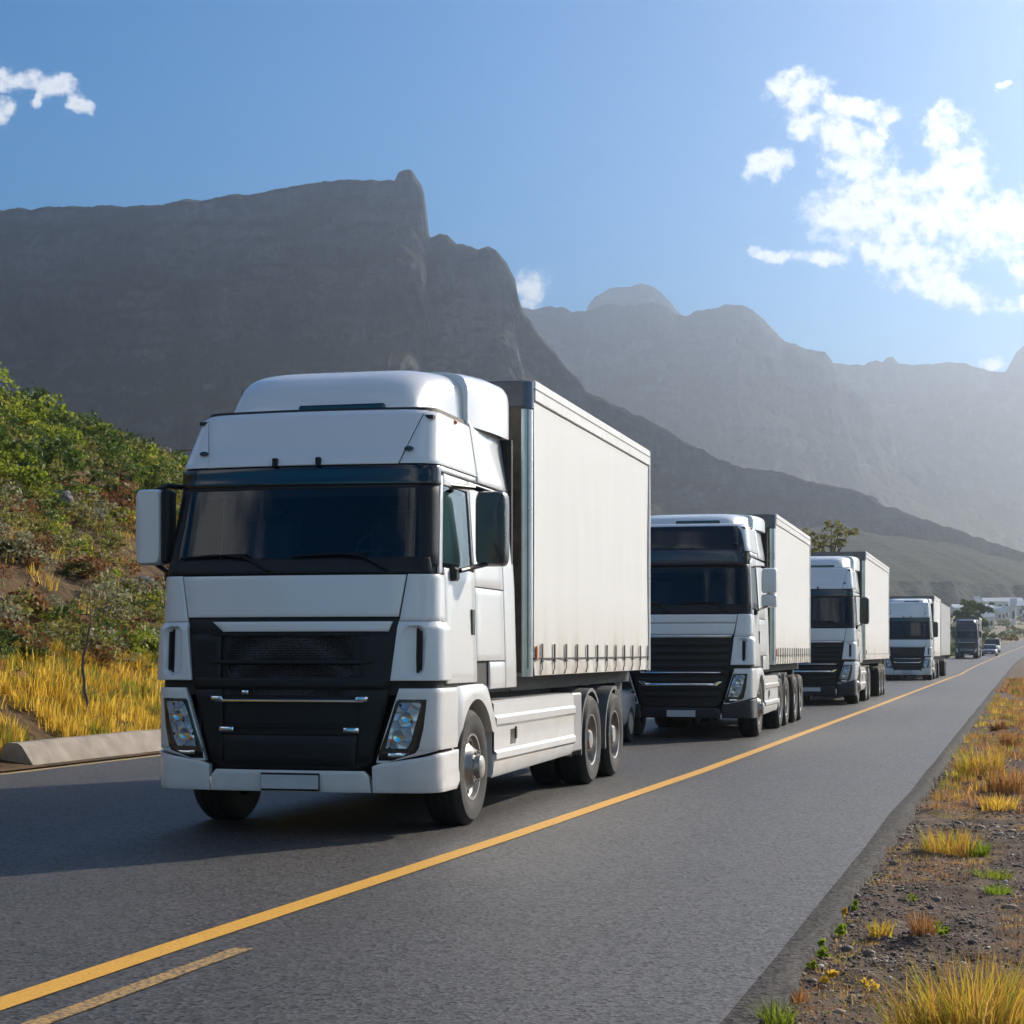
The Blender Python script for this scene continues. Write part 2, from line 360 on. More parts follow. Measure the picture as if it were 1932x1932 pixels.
def asphalt(name, base, spread, rough, spec=0.5, sheen=0.0):
    m, N, L, P = mat(name); tc = N.new('ShaderNodeTexCoord').outputs['Object']
    fine = noise(N, L, tc, 85, 3, 0.85)
    vor = N.new('ShaderNodeTexVoronoi'); vor.inputs['Scale'].default_value = 46; L.new(tc, vor.inputs['Vector'])
    mp = N.new('ShaderNodeMapping'); mp.inputs['Scale'].default_value = (0.9, 0.05, 1); L.new(tc, mp.inputs[0])
    big = noise(N, L, mp.outputs[0], 1.0, 5, 0.6); blot = noise(N, L, tc, 0.7, 6, 0.6)
    sep = N.new('ShaderNodeSeparateColor'); L.new(vor.outputs['Color'], sep.inputs[0])
    def mth(op, a, b, c=None):
        n = N.new('ShaderNodeMath'); n.operation = op
        for i, v in enumerate((a, b, c)):
            if v is None: continue
            if isinstance(v, (int, float)): n.inputs[i].default_value = v
            else: L.new(v, n.inputs[i])
        return n.outputs[0]
    g = mth('ADD', mth('MULTIPLY', sep.outputs[0], 0.55), mth('MULTIPLY', fine, 0.6))
    g = mth('ADD', g, mth('MULTIPLY', mth('ADD', big, mth('MULTIPLY', blot, .8)), 0.36))
    lo = tuple(b * (1 - spread) for b in base); hi = tuple(b * (1 + spread * 2.2) for b in base)
    L.new(ramp(N, L, g, [(0.3, lo), (0.75, base), (1.0, hi)]), P.inputs['Base Color'])
    rg = N.new('ShaderNodeMapRange'); rg.inputs['To Min'].default_value = rough - 0.08; rg.inputs['To Max'].default_value = min(1, rough + 0.12)
    L.new(big, rg.inputs['Value']); L.new(rg.outputs[0], P.inputs['Roughness'])
    bn = N.new('ShaderNodeBump'); bn.inputs['Strength'].default_value = 0.5; bn.inputs['Distance'].default_value = 0.006
    L.new(mth('ADD', fine, mth('MULTIPLY', vor.outputs['Distance'], 0.8)), bn.inputs['Height']); L.new(bn.outputs[0], P.inputs['Normal'])
    sm = N.new('ShaderNodeMapRange'); sm.inputs['From Min'].default_value = .1; sm.inputs['From Max'].default_value = .9
    sm.inputs['To Min'].default_value = spec * .2; sm.inputs['To Max'].default_value = min(1.0, spec * 1.6); L.new(sep.outputs[1], sm.inputs['Value'])
    L.new(sm.outputs[0], P.inputs['Specular IOR Level'])
    P.inputs['Sheen Weight'].default_value = sheen; P.inputs['Sheen Roughness'].default_value = 0.35; P.inputs['Sheen Tint'].default_value = (1, .94, .87, 1)
    return m
M['asphalt'] = asphalt('asphalt', (0.021, 0.0195, 0.0185), 0.95, 0.54, 1.0, 0.0)
M['edge'] = asphalt('broken_asphalt_edge', (0.030, 0.028, 0.027), 0.6, 0.85, 0.12)
def linepaint():
    m, N, L, P = mat('yellow_line_paint'); tc = N.new('ShaderNodeTexCoord').outputs['Object']
    n = noise(N, L, tc, 55, 5, 0.7); n2 = noise(N, L, tc, 1.3, 4)
    L.new(ramp(N, L, n, [(0.30, (0.12, 0.07, 0.02)), (0.40, (0.60, 0.30, 0.03)), (0.7, (0.74, 0.40, 0.04))]), P.inputs['Base Color'])
    P.inputs['Roughness'].default_value = 0.6
    bn = N.new('ShaderNodeBump'); bn.inputs['Strength'].default_value = 0.4; bn.inputs['Distance'].default_value = 0.004
    L.new(n, bn.inputs['Height']); L.new(bn.outputs[0], P.inputs['Normal']); return m
M['line'] = linepaint()
def wornpaint():
    m, N, L, P = mat('worn_yellow_paint'); tc = N.new('ShaderNodeTexCoord').outputs['Object']
    n = noise(N, L, tc, 40, 6, 0.75)
    L.new(ramp(N, L, n, [(0.42, (0.07, 0.06, 0.05)), (0.55, (0.42, 0.25, 0.07)), (0.75, (0.55, 0.33, 0.08))]), P.inputs['Base Color'])
    P.inputs['Roughness'].default_value = 0.7; return m
M['worn'] = wornpaint()
M['concrete'] = plain('weathered_concrete', (0.26, 0.22, 0.18), 0.85, var=0.35, scale=3, bump=0.5, bscale=30)
def soil(name, stops, scale=1.2, bump=0.8, bs=18, bd=0.04):
    m, N, L, P = mat(name); tc = N.new('ShaderNodeTexCoord').outputs['Object']
    n = noise(N, L, tc, scale, 9, 0.68); L.new(ramp(N, L, n, stops), P.inputs['Base Color']); P.inputs['Roughness'].default_value = 0.92
    P.inputs['Specular IOR Level'].default_value = 0.2
    bn = N.new('ShaderNodeBump'); bn.inputs['Strength'].default_value = bump; bn.inputs['Distance'].default_value = bd
    L.new(noise(N, L, tc, bs, 6, 0.7), bn.inputs['Height']); L.new(bn.outputs[0], P.inputs['Normal']); return m
M['hill'] = soil('hillside_soil', [(0.3, (0.055, 0.04, 0.022)), (0.45, (0.10, 0.062, 0.03)), (0.55, (0.17, 0.10, 0.05)), (0.66, (0.10, 0.095, 0.035)), (0.8, (0.26, 0.15, 0.08))], 0.9, 1, 6, 0.15)
M['verge'] = soil('gravel_verge_soil', [(0.3, (0.05, 0.034, 0.025)), (0.5, (0.13, 0.088, 0.062)), (0.7, (0.24, 0.17, 0.115))], 4, 1, 60, 0.03)
M['plain'] = soil('distant_plain', [(0.3, (0.10, 0.10, 0.06)), (0.5, (0.22, 0.19, 0.13)), (0.65, (0.30, 0.25, 0.18)), (0.8, (0.12, 0.14, 0.08))], 0.012, 0.3, 0.1, 3)
def rockmat(name, dark=(0.018, 0.024, 0.034), light=(0.19, 0.205, 0.225), veg=(0.045, 0.052, 0.028), sc=0.012):  # blue cast and light-dark contrast paint haze and crag shading into the rock
    m, N, L, P = mat(name); tc = N.new('ShaderNodeTexCoord').outputs['Object']; geo = N.new('ShaderNodeNewGeometry')
    mp = N.new('ShaderNodeMapping'); mp.inputs['Scale'].default_value = (1, 1, 2.6); L.new(tc, mp.inputs[0])
    n = noise(N, L, mp.outputs[0], sc, 10, 0.66)
    mpv = N.new('ShaderNodeMapping'); mpv.inputs['Scale'].default_value = (1, 1, .22); L.new(tc, mpv.inputs[0])
    nv = noise(N, L, mpv.outputs[0], sc * 2.2, 10, 0.72)
    av = N.new('ShaderNodeMath'); av.operation = 'MULTIPLY_ADD'; L.new(nv, av.inputs[0]); av.inputs[1].default_value = .55; 
    hv = N.new('ShaderNodeMath'); hv.operation = 'MULTIPLY'; L.new(n, hv.inputs[0]); hv.inputs[1].default_value = .45; L.new(hv.outputs[0], av.inputs[2]); n = av.outputs[0]
    rock = ramp(N, L, n, [(0.36, dark), (0.50, tuple((a_ + b_) * .42 for a_, b_ in zip(dark, light))), (0.66, light)])
    sp = N.new('ShaderNodeSeparateXYZ'); L.new(geo.outputs['Normal'], sp.inputs[0])
    n2 = noise(N, L, tc, sc * 1.7, 6, 0.7)
    a = N.new('ShaderNodeMath'); a.operation = 'MULTIPLY_ADD'; L.new(n2, a.inputs[0]); a.inputs[1].default_value = 0.8; L.new(sp.outputs[2], a.inputs[2])
    mr = N.new('ShaderNodeMapRange'); mr.inputs['From Min'].default_value = 0.75; mr.inputs['From Max'].default_value = 1.15; L.new(a.outputs[0], mr.inputs['Value'])
    mx = N.new('ShaderNodeMix'); mx.data_type = 'RGBA'; L.new(mr.outputs[0], mx.inputs[0]); L.new(rock, mx.inputs[6]); mx.inputs[7].default_value = (*veg, 1)
    L.new(mx.outputs[2], P.inputs['Base Color']); P.inputs['Roughness'].default_value = 0.95; P.inputs['Specular IOR Level'].default_value = 0.1
    bn = N.new('ShaderNodeBump'); bn.inputs['Strength'].default_value = 1.0; bn.inputs['Distance'].default_value = 40
    L.new(n, bn.inputs['Height']); L.new(bn.outputs[0], P.inputs['Normal']); return m
M['mountain'] = rockmat('mountain_rock')
M['boulder_grey'] = soil('grey_boulder', [(0.3, (0.10, 0.10, 0.11)), (0.6, (0.26, 0.25, 0.25)), (0.8, (0.4, 0.38, 0.36))], 3, 1, 12, 0.04)
M['boulder_orange'] = soil('orange_boulder', [(0.3, (0.16, 0.08, 0.04)), (0.6, (0.42, 0.2, 0.09)), (0.8, (0.5, 0.3, 0.17))], 3, 1, 12, 0.04)
M['bark'] = plain('grey_bark', (0.12, 0.095, 0.075), 0.9, var=0.5, scale=30, bump=0.6, bscale=60)

# ------------------------------------------------------------------ terrain
ZG = [(-300, 0), (130, 0), (205, .72), (230, 1.0), (300, 2.0), (500, 5.9), (800, 15), (1200, 33), (1700, 60), (2400, 78), (4000, 90), (20000, 90)]
def zg(s): return np.interp(s, [p[0] for p in ZG], [p[1] for p in ZG])
def rb(s): return 9e-5 * np.clip(np.asarray(s, float) - 110, 0, 500) ** 2
def roadleft(s): return np.interp(s, [0, 120, 200, 260, 3000], [12.35, 12.35, 9.2, 8.0, 8.0])
def hz(l, s):
    """height of the cut bank on the far side of the road: l = metres left of the camera, s = metres ahead"""
    l = np.asarray(l, float); s = np.asarray(s, float)
    crest = np.interp(s, [-80, -20, 30, 44, 50, 56, 66, 85, 115, 150], [9.5, 9.0, 8.9, 8.5, 8.2, 7.7, 7.2, 5.8, 3.0, 0.2])
    d = l - 13.0
    ramp_ = np.interp(d, [-1, 0, 1.2, 2.6, 4.5, 13.8, 17, 30, 60], [0, 0.02, 0.14, 0.24, 0.34, 1.22, 1.3, 1.32, 1.2]) / 1.3
    # lower part stays a grass bank, upper part scales with the crest
    z = crest * ramp_
    rough = np.clip(d / 5, 0, 1) * np.clip((150 - s) / 30, 0, 1)
    z = z + rough * (1.1 * (fbm(l * .22 + 3, s * .16, 3) - .5) + 0.75 * (fbm(l * .7, s * .7, 4) - .5))
    return z + zg(s)
def ground_hit(px, py, zmin=0.0):
    """where the sight line of the photograph meets the bank"""
    u = (px - 966) / F; e = (1230 - py) / F
    for Z in np.arange(14, 100, 0.12):
        l = Z * (SY - CY * u); s = Z * (CY + SY * u)
        if l > 12.9 and hz(l, s) >= H0 + e * Z: return float(-l), float(s), float(hz(l, s)), float(Z)
    return ground_hit(px, py + 4) if py < 1200 else None

def build_setting():
    # ground: one sheet out to the horizon
    sl = np.concatenate([np.arange(-300, -60, 40), np.arange(-60, 300, 6), np.arange(300, 1000, 25), np.arange(1000, 3200, 80), np.geomspace(3200, 6200, 12)])
    ll = np.concatenate([-np.geomspace(5000, 60, 40), np.arange(-50, 60, 5), np.geomspace(60, 4800, 40)])
    S, Lg = np.meshgrid(sl, ll, indexing='ij')
    Zs = zg(S) - 0.16 + np.where(S > 260, (fbm(Lg * .02, S * .02, 4) - .5) * np.clip((S - 260) / 60, 0, 16), 0) * np.clip((abs(Lg - 5) - 8) / 20, 0, 1)
    V = np.stack([-Lg, S, Zs], -1).reshape(-1, 3)
    g = link('ground', np_mesh('ground', V, grid_faces(len(sl), len(ll)), M['plain'], 4, smooth=True)); tag(g, kind='structure')
    # road
    sr = np.concatenate([np.arange(-120, 300, 3), np.arange(300, 900, 15)])
    def edge(s): return 1.2 + 0.05 * np.sin(s * .9) * 0 - 0.0 * s
    rows = []
    for s in sr:
        a = 1.22 + float((fbm(s * .5, 3, 3) - .5)) * .05; b = float(roadleft(s)) + .1
        rows.append([(-l + float(rb(s)), s, float(zg(s)) - (0.004 if l < 1.3 else 0)) for l in np.linspace(a, b, 8)])
    V = np.array(rows).reshape(-1, 3)
    r = link('road', np_mesh('road', V, grid_faces(len(sr), 8), M['asphalt'], 4, smooth=True)); tag(r, kind='structure')
    # darker broken edge of the asphalt, sloping off to the verge
    se = np.concatenate([np.arange(2, 60, .12), np.arange(60, 300, 2), np.arange(300, 900, 15)]); rows = []
    for s in se:
        a = float(1.24 + (fbm(s * .5, 3, 3) - .5) * .05); b = float(1.06 + (fbm(s * 2.5, 8, 6, .8) - .5) * .16); a -= float(rb(s)); b -= float(rb(s))
        rows.append([(-a, s, float(zg(s)) - .010), (-(a * .6 + b * .4), s, float(zg(s)) - .014), (-b, s, float(zg(s)) - .025), (-b + .02, s, float(zg(s)) - .11)])
    V = np.array(rows).reshape(-1, 3)
    r = link('road_edge', np_mesh('road_edge', V, grid_faces(len(se), 4), M['edge'], 4, smooth=True)); tag(r, kind='structure')
    # gravel verge
    sv_ = np.concatenate([np.arange(-30, 4, 1), np.arange(4, 40, .07), np.arange(40, 120, .5), np.arange(120, 700, 6)])
    lv = np.concatenate([np.linspace(1.15, -0.6, 36), np.linspace(-0.8, -9, 14)])
    S, Lg = np.meshgrid(sv_, lv, indexing='ij')
    Zv = zg(S) - .055 - .02 * (1 - np.clip((1.15 - Lg) / .3, 0, 1)) + (fbm(Lg * 2.2, S * 2.2, 5, .6) - .5) * .13 * np.clip((1.2 - Lg) / .4, 0, 1) - .02 * np.clip(-Lg, 0, 9)
    V = np.stack([-Lg + rb(S), S, Zv], -1).reshape(-1, 3)
    v = link('verge', np_mesh('verge', V, grid_faces(len(sv_), len(lv)), M['verge'], 4, smooth=True)); tag(v, kind='structure')
    # hillside
    sh = np.concatenate([np.arange(-80, 10, 1.5), np.arange(10, 75, .35), np.arange(75, 156, 1)])
    lh = np.concatenate([np.arange(12.4, 30, .3), np.arange(30, 62, 1.5)])
    S, Lg = np.meshgrid(sh, lh, indexing='ij'); V = np.stack([-Lg, S, hz(Lg, S) - .02], -1).reshape(-1, 3)
    h = link('hillside', np_mesh('hillside', V, grid_faces(len(sh), len(lh)), M['hill'], 4, smooth=True)); tag(h, kind='structure')
    # painted lines
    def strip(name, s0, s1, lc, w, m, lift=.006):
        ss = np.arange(s0, s1, 1.0 if s1 < 60 else 3.0); ss = np.append(ss, s1); rows = []
        for s in ss:
            c = (lc(s) if callable(lc) else lc) - float(rb(s))
            j = float((fbm(s * 3, lift * 900, 3) - .5)) * .012
            rows.append([(-(c + w / 2 + j), s, float(zg(s)) + lift), (-(c - w / 2 + j), s, float(zg(s)) + lift)])
        o = link(name, np_mesh(name, np.array(rows).reshape(-1, 3), grid_faces(len(ss), 2), m, 4)); tag(o, kind='structure')
        return o
    lc = lambda s: float(np.interp(s, [-50, 5, 8, 15, 24, 50, 120, 800], [4.36, 4.34, 4.30, 4.12, 4.0, 4.02, 4.2, 4.2]))
    strip('centre_line', -60, 800, lc, .17, M['line'])
    strip('worn_dash', 1.5, 8.9, lambda s: lc(s) - .38, .11, M['worn'])
build_setting()

# ------------------------------------------------------------------ mountains
def mountain(name, pts, Z0, front, zbase, seed=0, amp=1.0, n=560, jag=3.0, label_kind=None, cliff=None):
    """pts: crest seen from the road as (x, y) in the photograph; built at Z0 metres with real depth"""
    px = np.array([p[0] for p in pts], float); py = np.array([p[1] for p in pts], float)
    a_c = (px - 966) / F * Z0; h_c = (1230 - py) / F * Z0 + H0
    a = np.linspace(a_c[0], a_c[-1], n); Hh = np.interp(a, a_c, h_c)
    Hh = Hh + (fbm(a * .03 * 4000 / Z0 + seed, a * 0 + seed, 5, .6) - .5) * jag * 2
    Hmax = Hh.max(); prof = np.array(front, float)
    # resample the front profile by arc length
    sc = Z0 / 2300; d = prof[:, 0] * (sc if Z0 < 2300 else 1); hf = prof[:, 1]; t = np.concatenate([[0], np.cumsum(np.hypot(np.diff(d) / 900, np.diff(hf)))]); tt = np.linspace(0, t[-1], 190)
    dd = np.interp(tt, t, d); ff = np.interp(tt, t, hf)
    back = np.array([(-900, .2), (-500, .6), (-200, .85), (-60, .97), (-12, .995)])
    dd = np.concatenate([back[:, 0], dd]); ff = np.concatenate([back[:, 1], ff])
    A, D = np.meshgrid(a, dd, indexing='ij'); _, Fq = np.meshgrid(a, ff, indexing='ij'); HH = Hh[:, None] + 0 * D
    k = np.clip((HH - zbase) / (Hmax - zbase), .06, 1) ** .8
    z = zbase + (HH - zbase) * Fq
    w = np.clip(D / (60 * min(1, sc)), 0, 1) * k * min(1, sc) ** .5; fq = 1 / min(1, sc)
    rg = ridged(A * .0042 * fq + seed, z * .0012 * fq + seed * 2, 6, .6); fn = fbm(A * .02 * fq + seed, z * .02 * fq, 7, .62); hb = fbm(A * .0015 * fq + 5 + seed, z * .022 * fq, 4, .6)
    b = Z0 - D * k - amp * w * ((rg - .5) * 130 * np.clip(D / 300, .25, 1.3) + (fn - .5) * 80 + (hb - .5) * 60)
    A2 = A + amp * w * (fn - .5) * 16
    X = A2 * CY - b * SY; Y = A2 * SY + b * CY
    V = np.stack([X, Y, z], -1).reshape(-1, 3)
    o = link(name, np_mesh(name, V, grid_faces(n, len(dd)), M['mountain'], 4, smooth=True)); tag(o, kind='structure'); return o
cliff = [(0, 1), (12, .985), (45, .80), (70, .74), (95, .60), (170, .50), (360, .24), (560, .05), (640, 0), (900, -.06)]
soft = [(0, 1), (20, .96), (80, .82), (200, .64), (400, .38), (620, .12), (760, 0), (1000, -.06)]
mountain('mountain', [(-900, 470), (-500, 420), (-200, 402), (0, 397), (60, 394), (100, 391), (200, 391), (300, 385), (340, 378), (370, 378), (410, 374), (475, 364), (540, 354),
          (600, 346), (660, 341), (745, 341), (752, 326), (765, 322), (778, 326), (787, 340), (798, 356), (803, 385), (806, 420), (808, 446), (815, 450), (830, 441),
          (845, 446), (862, 462), (885, 466), (903, 470), (922, 467), (940, 478), (958, 500), (972, 530), (978, 565), (990, 595), (1010, 620), (1035, 650),
          (1055, 675), (1075, 700), (1098, 722), (1106, 738), (1150, 760), (1220, 792), (1290, 828), (1350, 862), (1404, 884), (1450, 888), (1520, 905), (1600, 922), (1655, 940),
          (1670, 952), (1760, 985), (1850, 1015), (1932, 1042), (2100, 1075), (2400, 1100)], 1600, cliff, 40, 1, 1.0, 900, 3.0)
mountain('mountain_ridge', [(800, 560), (900, 570), (985, 582), (1010, 585), (1035, 577), (1062, 579), (1080, 590), (1102, 586), (1130, 576), (1152, 571), (1168, 579), (1200, 574), (1240, 569),
          (1258, 574), (1275, 590), (1297, 593), (1320, 583), (1368, 576), (1412, 582), (1432, 596), (1450, 615), (1480, 643), (1520, 655), (1556, 666), (1572, 684),
          (1582, 715), (1640, 762), (1680, 815), (1690, 850), (1750, 890), (1800, 915), (1850, 940), (1932, 968), (2100, 1010), (2400, 1080)], 3500, soft, 76, 4, 1.2, 560, 6)
mountain('far_mountain_dome', [(1040, 640), (1100, 600), (1110, 575), (1122, 560), (1150, 546), (1190, 541), (1205, 534), (1232, 542), (1250, 556), (1275, 585), (1310, 620), (1360, 660)], 4300, soft, 80, 9, 1.2, 200, 6)
mountain('far_mountain_ridge', [(1350, 760), (1450, 720), (1540, 700), (1572, 685), (1600, 690), (1628, 689), (1640, 681), (1655, 680), (1664, 686), (1672, 678), (1685, 673), (1696, 684), (1730, 691), (1790, 683), (1815, 684),
          (1845, 692), (1868, 702), (1898, 703), (1908, 685), (1918, 665), (1932, 652), (1990, 610), (2100, 590), (2400, 640), (2800, 760)], 4250, soft, 80, 6, 1.3, 460, 6)
mountain('foothill', [(1050, 1040), (1200, 990), (1400, 985), (1600, 1000), (1720, 1018), (1800, 1030), (1932, 1066), (2100, 1100), (2400, 1120)], 1400,
         [(0, 1), (60, .93), (200, .7), (380, .4), (560, .08), (620, -.3), (640, -.7)], 38, 12, .4, 300, 2)

# haze: one closed box round everything
hb = MB().box(-6000, 7500, -500, 6300, -1.6, 905)
hm = bpy.data.materials.new('haze_air'); hm.use_nodes = True; nt = hm.node_tree; nt.nodes.clear()
ho = nt.nodes.new('ShaderNodeOutputMaterial'); pv = nt.nodes.new('ShaderNodeVolumePrincipled')
HAZE = 2.3e-4
pv.inputs['Color'].default_value = (0.80, 0.88, 0.99, 1); pv.inputs['Density'].default_value = HAZE; pv.inputs['Anisotropy'].default_value = 0.85
nt.links.new(pv.outputs[0], ho.inputs['Volume'])
tag(hb.build('haze', hm, smooth=0), kind='stuff')

# ------------------------------------------------------------------ trucks
class Cab:
    """surface of a lorry cab: u runs round the front (0 = middle), z is height; x right, y back"""
    def __init__(s, zmap): s.zm = zmap
    def dim(s, z):
        w = float(np.interp(z, [.3, 1.3, 2.2, 3.0, 3.12, 3.6, 3.75], [1.25, 1.25, 1.225, 1.17, 1.165, 1.09, 1.05]))
        f = float(np.interp(z, [.3, .55, 1.25, 2.2, 3.0, 3.14, 3.6, 3.75], [.03, .0, .0, .05, .27, .28, .55, .66]))
        return w, f, .10, .20
    def plan(s, z):
        w, f, c, r = s.dim(z); ph = math.atan(2 * c / w * .85); a = w - r * (1 - math.sin(ph)); y0 = f + c * (a / w) ** 2
        arc = r * (math.pi / 2 - ph); y1 = y0 + r * math.cos(ph); return w, f, c, r, ph, a, y0, arc, y1
    def uy(s, z, y):
        w, f, c, r, ph, a, y0, arc, y1 = s.plan(z); return a + arc + (y - y1)
    def pt(s, u, z, off=0.0):
        w, f, c, r, ph, a, y0, arc, y1 = s.plan(z); sg = -1 if u < 0 else 1; u = abs(u)
        if u <= a:
            x, y = u, f + c * (u / w) ** 2; t = math.atan(2 * c * u / w / w); nx, ny = math.sin(t), -math.cos(t)
        elif u <= a + arc:
            p = ph + (u - a) / r; x = a + r * (math.sin(p) - math.sin(ph)); y = y0 + r * (math.cos(ph) - math.cos(p)); nx, ny = math.sin(p), -math.cos(p)
        else: x, y, nx, ny = w, y1 + (u - a - arc), 1, 0
        return (sg * (x + nx * off), y + ny * off, s.z(z))
    def z(s, z): return float(np.interp(z, s.zm[0], s.zm[1]))
    def patch(s, name, rows, mat, parent, off=.012, thk=.02, nu=10, nz=6, cols=False, offf=None, bev=.004, smooth=50, mb=None, mi=0):
        """rows: (z, uL, uR) upwards, or with cols=True: (u, z0, z1); u may be a function of z"""
        key = [r[0] for r in rows]; ks = []
        for i in range(len(key) - 1):
            m = max(1, int(round(nz * abs(key[i + 1] - key[i]) / max(1e-6, abs(key[-1] - key[0])))))
            ks += [key[i] + (key[i + 1] - key[i]) * j / m for j in range(m)]
        ks.append(key[-1]); G = []
        inc = key[0] < key[-1]; kk = key if inc else key[::-1]; A = [r[1] for r in rows]; B = [r[2] for r in rows]
        def val(lst, k):
            vv = [v(key[i]) if callable(v) else v for i, v in enumerate(lst)]
            return float(np.interp(k, kk, vv if inc else vv[::-1]))
        for k in ks:
            if callable(A[0]) or callable(B[0]):
                a = A[0](k) if callable(A[0]) else val(A, k); b = B[0](k) if callable(B[0]) else val(B, k)
            else: a, b = val(A, k), val(B, k)
            G.append([(k, a + (b - a) * j / nu) if cols else (a + (b - a) * j / nu, k) for j in range(nu + 1)])
        of = lambda u, z: off + (offf(u, z) if offf else 0)
        n, m = len(G), nu + 1; vis = []
        # rim drops by bev at the very edge: a soft edge
        for i in range(n):
            row = []
            for j in range(m):
                u, z = G[i][j]; row.append(s.pt(u, z, of(u, z) - (bev if (i in (0, n - 1) or j in (0, m - 1)) else 0)))
            vis.append(row)
        # inner ring close to the edge
        def lerp(p, q, t): return (p[0] + (q[0] - p[0]) * t, p[1] + (q[1] - p[1]) * t)
        def dist(p, q):
            a, b = s.pt(*p), s.pt(*q); return max(1e-5, math.dist(a, b))
        G2 = []
        for i in range(n):
            r = G[i]; t0 = min(.4, .007 / dist(r[0], r[1])); t1 = min(.4, .007 / dist(r[-1], r[-2]))
            G2.append([r[0], lerp(r[0], r[1], t0)] + r[1:-1] + [lerp(r[-1], r[-2], t1), r[-1]])
        m = len(G2[0]); t0 = min(.4, .007 / dist(G2[0][m // 2], G2[1][m // 2])); t1 = min(.4, .007 / dist(G2[-1][m // 2], G2[-2][m // 2]))
        G3 = [G2[0], [lerp(G2[0][j], G2[1][j], t0) for j in range(m)]] + G2[1:-1] + [[lerp(G2[-1][j], G2[-2][j], t1) for j in range(m)], G2[-1]]
        n = len(G3); P = []
        for i in range(n):
            P.append([s.pt(G3[i][j][0], G3[i][j][1], of(*G3[i][j]) - (bev if (i in (0, n - 1) or j in (0, m - 1)) else 0)) for j in range(m)])
        own = mb is None
        if own: mb = MB()
        mb.grid(P, mi)
        if thk:
            ring = [(0, j) for j in range(m)] + [(i, m - 1) for i in range(1, n)] + [(n - 1, j) for j in range(m - 2, -1, -1)] + [(i, 0) for i in range(n - 2, 0, -1)]
            top = [P[i][j] for i, j in ring]; bot = [s.pt(G3[i][j][0], G3[i][j][1], of(*G3[i][j]) - thk) for i, j in ring]
            mb.grid([top + [top[0]], bot + [bot[0]]], mi)
        return mb.build(name, mat, parent, smooth) if own else mb

def smooth01(t): t = max(0, min(1, t)); return t * t * (3 - 2 * t)

_wheel = {}
def wheel_meshes(kind):
    if kind in _wheel: return _wheel[kind]
    R0, W = .52, .31
    t = MB(); g = .012
    prof = [(0, .29), (.01, .305), (.03, .40), (.025, .47), (.0, .495), (-.02, .512), (-.035, R0), (-.075, R0), (-.08, R0 - g), (-.09, R0 - g), (-.095, R0), (-.145, R0), (-.15, R0 - g), (-.16, R0 - g),
            (-.165, R0), (-.215, R0), (-.22, R0 - g), (-.23, R0 - g), (-.235, R0), (-.275, R0), (-.29, .512), (-.31, .49), (-.33, .44), (-.32, .36), (-.31, .29)]
    if kind == 'dual': prof = prof[:-1] + [(-.33, .30), (-.345, .30), (-.35, .44), (-.37, .50), (-.40, R0), (-.62, R0), (-.65, .49), (-.67, .42), (-.66, .29)]
    t.lathe(prof, 40)
    tyre = t.mesh('tyre', M['rubber'], 40)
    r = MB()
    if kind == 'front':
        rp = [(.0, .30), (.012, .296), (.01, .28), (-.03, .268), (-.045, .24), (-.03, .20), (.02, .165), (.045, .15), (.05, .11), (.095, .10), (.105, .085), (.11, 0.0)]
    else:
        rp = [(.0, .30), (.012, .296), (.006, .28), (-.05, .270), (-.14, .262), (-.17, .23), (-.165, .16), (-.15, .13), (-.03, .12), (.0, .10), (.01, 0.0)]
    r.lathe(rp, 40)
    for k in range(10):
        a = 2 * math.pi * k / 10
        if kind == 'front':
            r.ball((.052, .132 * math.cos(a), .132 * math.sin(a)), .016, 0, 6, 4)
            a += .314; r.ball((-.036, .222 * math.cos(a), .222 * math.sin(a)), .030, 1, 8, 4, (.30, 1, 1))
        else:
            r.ball((-.150, .145 * math.cos(a), .145 * math.sin(a)), .015, 0, 6, 4)
            a += .314; r.ball((-.166, .212 * math.cos(a), .212 * math.sin(a)), .028, 1, 8, 4, (.3, 1, 1))
    rim = r.mesh('rim', [M['wheel'], M['black']], 40)
    h = MB().lathe([(-.02, 0), (-.02, .1), (-.35 if kind != 'dual' else -.6, .1), (-.35 if kind != 'dual' else -.6, 0)], 12, axis='x').mesh('wheel', M['dark'], 40)
    _wheel[kind] = (h, tyre, rim); return _wheel[kind]
def add_wheel(parent, x, y, kind, side, scale=1.0, z=.515):
    h, t, r = wheel_meshes(kind)
    w = link('wheel', h, parent); w.location = (x, y, z * scale); w.scale = (side * scale, scale, scale) if False else (scale, scale, scale)
    w.rotation_euler = (random.random() * 6, 0, 0) if side > 0 else (random.random() * 6, 0, math.pi)
    for n, m in (('tyre', t), ('rim', r)): link(n, m, w)
    return w

